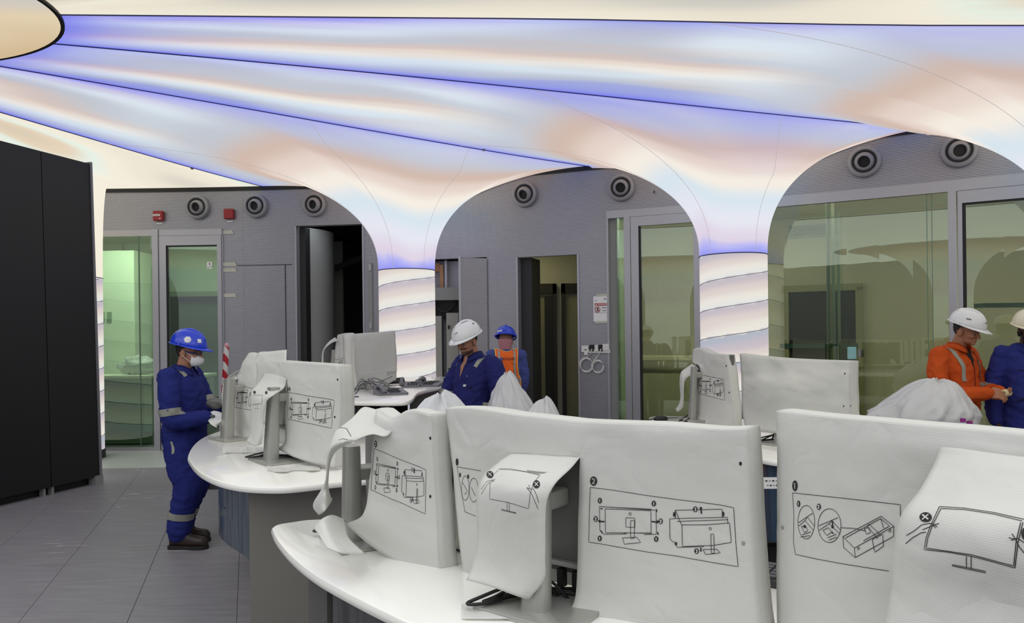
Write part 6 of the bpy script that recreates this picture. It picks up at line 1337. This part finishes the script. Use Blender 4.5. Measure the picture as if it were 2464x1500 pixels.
for s_ in (-1, 1): ribbon(bv2, [(-.11, s_ * .15, 1.34), (-.06, s_ * .15, 1.47), (.02, s_ * .15, 1.47), (.12, s_ * .14, 1.38)], .04, M_ref, p2, 'shoulder_band')
ribbon(bv2, [(.2, .12, 1.2), (.2, .2, 1.18)], .014, mat('navy_dark', (20, 20, 66), .9), p2, 'pocket_edge'); ribbon(bv2, [(.25, .06, 1.245), (.24, .1, 1.24)], .018, M_glv, p2, 'name_tag'); ribbon(bv2, [(.25, .1, 1.3), (.24, .125, 1.3)], .016, mat('logo_grey', (120, 128, 160), .7), p2, 'chest_logo')
ribbon(bv2, [(.1, .0, 1.48), (.15, 0, 1.4), (.19, .0, 1.29)], .1, skin('skin_brown', (168, 120, 98)), p2, 'open_neckline', taper=.05); ribbon(bv2, [(.24, 0, 1.285), (.24, 0.003, 1.28)], .01, M_glv, p2, 'button')
boots(p2, ((-.02, -.1, -.1), (-.02, .1, .1)))
mb = MB(); hand_mb(mb, aL2[-1], (.45, -.05, -.9), (.3, -.9, 0), (.9, .2, .3), .7); put(voxel(mb, .0042, 2), 'hand', skin('skin_brown', (168, 120, 98)), p2); mb = MB(); hand_mb(mb, aR2[-1], (.9, .3, -.2), (0, .3, -1), (0, 1, .2), .6); put(voxel(mb, .0042, 2), 'hand', skin('skin_brown', (168, 120, 98)), p2)
# ---- 3: hi-vis vest worker seen from behind
HM3 = mm((.02, 0, 1.47), -.25, .15)
aR3 = [(-.02, -.165, 1.4), (-.02, -.2, 1.22), (.0, -.205, 1.1), (.06, -.18, .98), (.12, -.16, .9)]; aL3 = [(-.02, .165, 1.4), (-.02, .2, 1.22), (.0, .205, 1.1), (.08, .17, 1.0), (.15, .12, .95)]
p3, bv3, h3, _ = person('worker seen from behind in an orange vest and blue helmet near the corridor', (-.075, 8.7), math.radians(96), sp(1.0, .0, 0, .88), aR3, aL3, [(0, -.09, .9), (0, -.1, .5), (-.02, -.1, .12)], [(0, .09, .9), (0, .1, .5), (-.02, .1, .12)], HM3, M_blue3, skin('skin_brown2', (140, 100, 84)), M_hb, [('sticker', (-.9, .42, .2), .07, .022, mat('sticker_white', (226, 226, 228), .5))], 21.0, armr=(.07, .066, .06, .052), hair=False)
M_vest = mat('vest_orange', (242, 104, 24), .75, 0, .06, 12, bump=.15, bscale=70); M_yel = mat('vest_piping', (244, 190, 96), .6)
def vest(r, bv):
    for sgn, nm in ((-1, 'vest_back'), (1, 'vest_front')):
        G = []
        for z in np.linspace(.9, 1.475, 26):
            row = []; hw = float(np.interp(z, (.9, 1.12, 1.18, 1.3, 1.42, 1.475), (.17, .165, .135, .12, .13, .132)))
            for y in np.linspace(-hw, hw, 21):
                zz = z - (.03 if sgn < 0 else .07) * math.exp(-(y / .06) ** 2) * sstep(1.4, 1.475, z)
                h = bv.ray_cast(Vector((sgn * .6, y, zz)), Vector((-sgn, 0, 0))); p = h[0] if h[0] is not None and h[0].x * sgn > -.06 else Vector((sgn * .03, y, zz)); row.append(p + Vector((sgn * .012, 0, .004)))
            G.append(row)
        o = MB().grid(G).build(nm, M_vest, r, True)
        for side in (0, -1):
            MB().tube([q[side] for q in G], .006, 5).build('vest_piping', M_yel, r, True)
            MB().grid([[q[k if side == 0 else -1 - k] + Vector((sgn * .004, 0, 0)) for k in (2, 3, 4)] for q in G[10:]]).build('reflective_band', M_ref, r, True)
        MB().tube(G[-1], .005, 5).build('vest_piping', M_yel, r, True)
        MB().grid([[v + Vector((sgn * .005, 0, 0)) for v in q] for q in G[8:11]]).build('reflective_band', M_ref, r, True)
vest(p3, bv3)
lt = text_mesh('INSAR', .052, mat('vest_print', (110, 44, 24), .7), p3, (0, 0, 0)); lt.matrix_local = Matrix.Translation((-.178, -.018, 1.365)) @ Matrix(((0, 0, -1, 0), (-1, 0, 0, 0), (0, 1, 0, 0), (0, 0, 0, 1)))
h = bv3.ray_cast(Vector((-.6, 0, 1.365)), Vector((1, 0, 0))); lt.matrix_local = Matrix.Translation((h[0].x - .02, -.018, 1.365)) @ Matrix(((0, 0, -1, 0), (-1, 0, 0, 0), (0, 1, 0, 0), (0, 0, 0, 1)))
MB().ell((h[0].x - .017, .072, 1.365), (.004, .022, .022), 16, 10).build('vest_logo', mat('logo_blue', (92, 90, 150), .6), p3, True)
nbm = MB(); c0 = HM3 @ Vector((-.02, 0, -.0)); nbm.loft([[HM3 @ Vector((-.02 + rr * math.cos(q), rr * .85 * math.sin(q), z)) for q in np.linspace(0, 2 * PI, 25)[:-1]] for rr, z in ((.074, -.03), (.078, .0), (.082, .03), (.088, .06), (.092, .09), (.094, .115))], False); o = put(nbm.build('t', M_glv).data, 'neck_cloth', mat('pink_cloth', (176, 120, 128), .85, 0, .25, 40, stretch=(1, 1, 4)), p3); wrinkle(o.data, .006, 5); bpy.data.objects.remove(bpy.data.objects['t'])
boots(p3, ((-.02, -.1, -.1), (-.02, .1, .1)))
for A, sd in ((aR3, 1), (aL3, -1)):
    mb = MB(); hand_mb(mb, A[-1], (.8, sd * .3, -.5), (.3, sd * .9, 0), (.4, 0, .9), .8); put(voxel(mb, .0042, 2), 'hand', skin('skin_brown2', (140, 100, 84)), p3)
# ---- 4: orange coverall worker
HM4 = mm((.045, 0, 1.53), .12, .28)
aR4 = [(-.03, -.2, 1.42), (.0, -.28, 1.26), (.05, -.29, 1.12), (.17, -.2, 1.1), (.29, -.075, 1.115)]; aL4 = [(-.03, .2, 1.42), (.0, .27, 1.26), (.06, .27, 1.13), (.18, .19, 1.11), (.30, .1, 1.11)]
p4, bv4, h4, _ = person('worker in orange coverall and white helmet looking at something in his hands', (3.86, 6.42), math.radians(-62), sp(1.03, .0, .01, .98), aR4, aL4, [(0, -.09, .92), (0, -.1, .5), (-.02, -.1, .12)], [(0, .09, .92), (0, .1, .5), (-.02, .1, .12)], HM4, M_or, skin('skin_brown3', (168, 116, 88)), M_hw, [('print', (1, .05, .2), .04, .012, M_scr), ('print', (1, .04, .38), .018, .03, M_scr), ('print', (.4, -1, .35), .035, .01, M_scr), ('print', (.5, .0, 1), .02, .006, M_scr)], 31.0, beard=0, hs=1.04)
for s_ in (-1, 1): ribbon(bv4, [(-.1, s_ * .13, 1.36), (-.05, s_ * .14, 1.5), (.05, s_ * .14, 1.46), (.14, s_ * .13, 1.34), (.16, s_ * .13, 1.2)], .035, M_ref, p4, 'shoulder_band')
band(bv4, aR4[1], aR4[2], .9, .085, .045, M_ref, p4); band(bv4, aL4[1], aL4[2], .9, .085, .045, M_ref, p4)
ribbon(bv4, [(.12, .0, 1.51), (.17, .0, 1.42), (.2, .0, 1.33)], .09, mat('black_tee', (24, 24, 26), .9), p4, 'undershirt', taper=.05); ribbon(bv4, [(.2, 0, 1.34), (.2, 0, 1.1), (.2, 0, .95)], .008, mat('orange_dark', (120, 40, 12), .9), p4, 'zip_flap'); ribbon(bv4, [(.2, .06, 1.28), (.19, .09, 1.24), (.17, .14, 1.235)], .008, mat('orange_dark', (120, 40, 12)), p4, 'pocket_edge')
sk4 = skin('skin_brown3', (168, 116, 88))
for A, sd in ((aR4, 1), (aL4, -1)):
    mb = MB(); hand_mb(mb, A[-1], (.75, sd * .55, -.1), (.1, sd * .5, -.85) if sd > 0 else (.1, -.2, .95), (-.2, sd * .4, .8) if sd > 0 else (.5, -.1, .3), .9); mb.tube([Vector(A[-2]).lerp(Vector(A[-1]), .7), A[-1]], .03, 10); put(voxel(mb, .0042, 2), 'hand', sk4, p4)
M4 = Matrix.Translation((3.86, 6.42, 0)) @ Matrix.Rotation(math.radians(-62), 4, 'Z')
tp = empty('tape_roll', M4 @ Vector((.385, .03, 1.12)), .4); tag(tp, 'small cream roll held in the hands of the orange worker', 'roll')
MB().loft([[Vector((-.028 + .056 * t, .03 * math.cos(q), .03 * math.sin(q))) for q in np.linspace(0, 2 * PI, 19)[:-1]] for t in (0, .05, .95, 1)]).build('roll_body', mat('cream_roll', (226, 208, 160), .6), tp, True); MB().tube([(-.03, 0, 0), (.03, 0, 0)], .013, 10).build('core', mat('roll_core', (150, 130, 100), .7), tp)
boots(p4, ((-.02, -.1, -.1), (-.02, .1, .1)))
# ---- 5: blue coverall worker at the right edge
HM5 = mm((.03, 0, 1.52), .0, .14)
aR5 = [(-.02, -.18, 1.43), (-.03, -.235, 1.26), (-.05, -.255, 1.12), (-.06, -.245, .96), (-.04, -.23, .84)]; aL5 = [(-.02, .18, 1.43), (-.02, .235, 1.26), (-.02, .25, 1.12), (.0, .25, .98), (.05, .24, .88)]
p5, bv5, h5, _ = person('bearded worker in blue coverall and cream helmet at the right edge', (4.42, 6.35), math.radians(-100), sp(1.035, .0, .015, .96), aR5, aL5, [(0, -.09, .92), (0, -.1, .5), (-.02, -.1, .12)], [(0, .09, .92), (0, .1, .5), (-.02, .1, .12)], HM5, fabric('blue_coverall', (44, 52, 124)), skin('skin_dark', (86, 62, 54)), M_hc, [('print', (1, -.15, .45), .05, .008, M_scr), ('print', (1, -.12, .3), .025, .004, M_scr)], 41.0, beard=2, hs=1.04, nose=1.15, armr=(.074, .07, .064, .056))
M_pink = fabric('pink_shirt', (196, 140, 138)); ribbon(bv5, [(.12, 0, 1.52), (.17, 0, 1.42), (.2, 0, 1.28)], .12, M_pink, p5, 'shirt_front', taper=.05)
o = MB().grid([[HM5 @ Vector((-.02 + rr * math.cos(q), rr * .95 * math.sin(q), z - .03 * max(0, math.cos(q)))) for q in np.linspace(.3, 2 * PI - .3, 21)] for rr, z in ((.066, -.055), (.07, -.012), (.086, -.045))]).build('shirt_collar', M_pink, p5, True)
ribbon(bv5, [(.2, -.06, 1.3), (.17, -.15, 1.3)], .008, mat('navy_dark', (20, 20, 66)), p5, 'pocket_edge'); ribbon(bv5, [(.2, -.2, 1.05), (.22, 0, 1.04), (.2, .2, 1.05)], .02, mat('navy_dark', (20, 20, 66)), p5, 'waist_seam')
sk5 = skin('skin_dark', (86, 62, 54))
for A, sd in ((aR5, 1), (aL5, -1)):
    mb = MB(); hand_mb(mb, A[-1], (.2, 0, -1), (.2, sd, 0), (1, 0, .2), .6); put(voxel(mb, .0042, 2), 'hand', sk5, p5)
boots(p5, ((-.02, -.1, -.1), (-.02, .1, .1)))
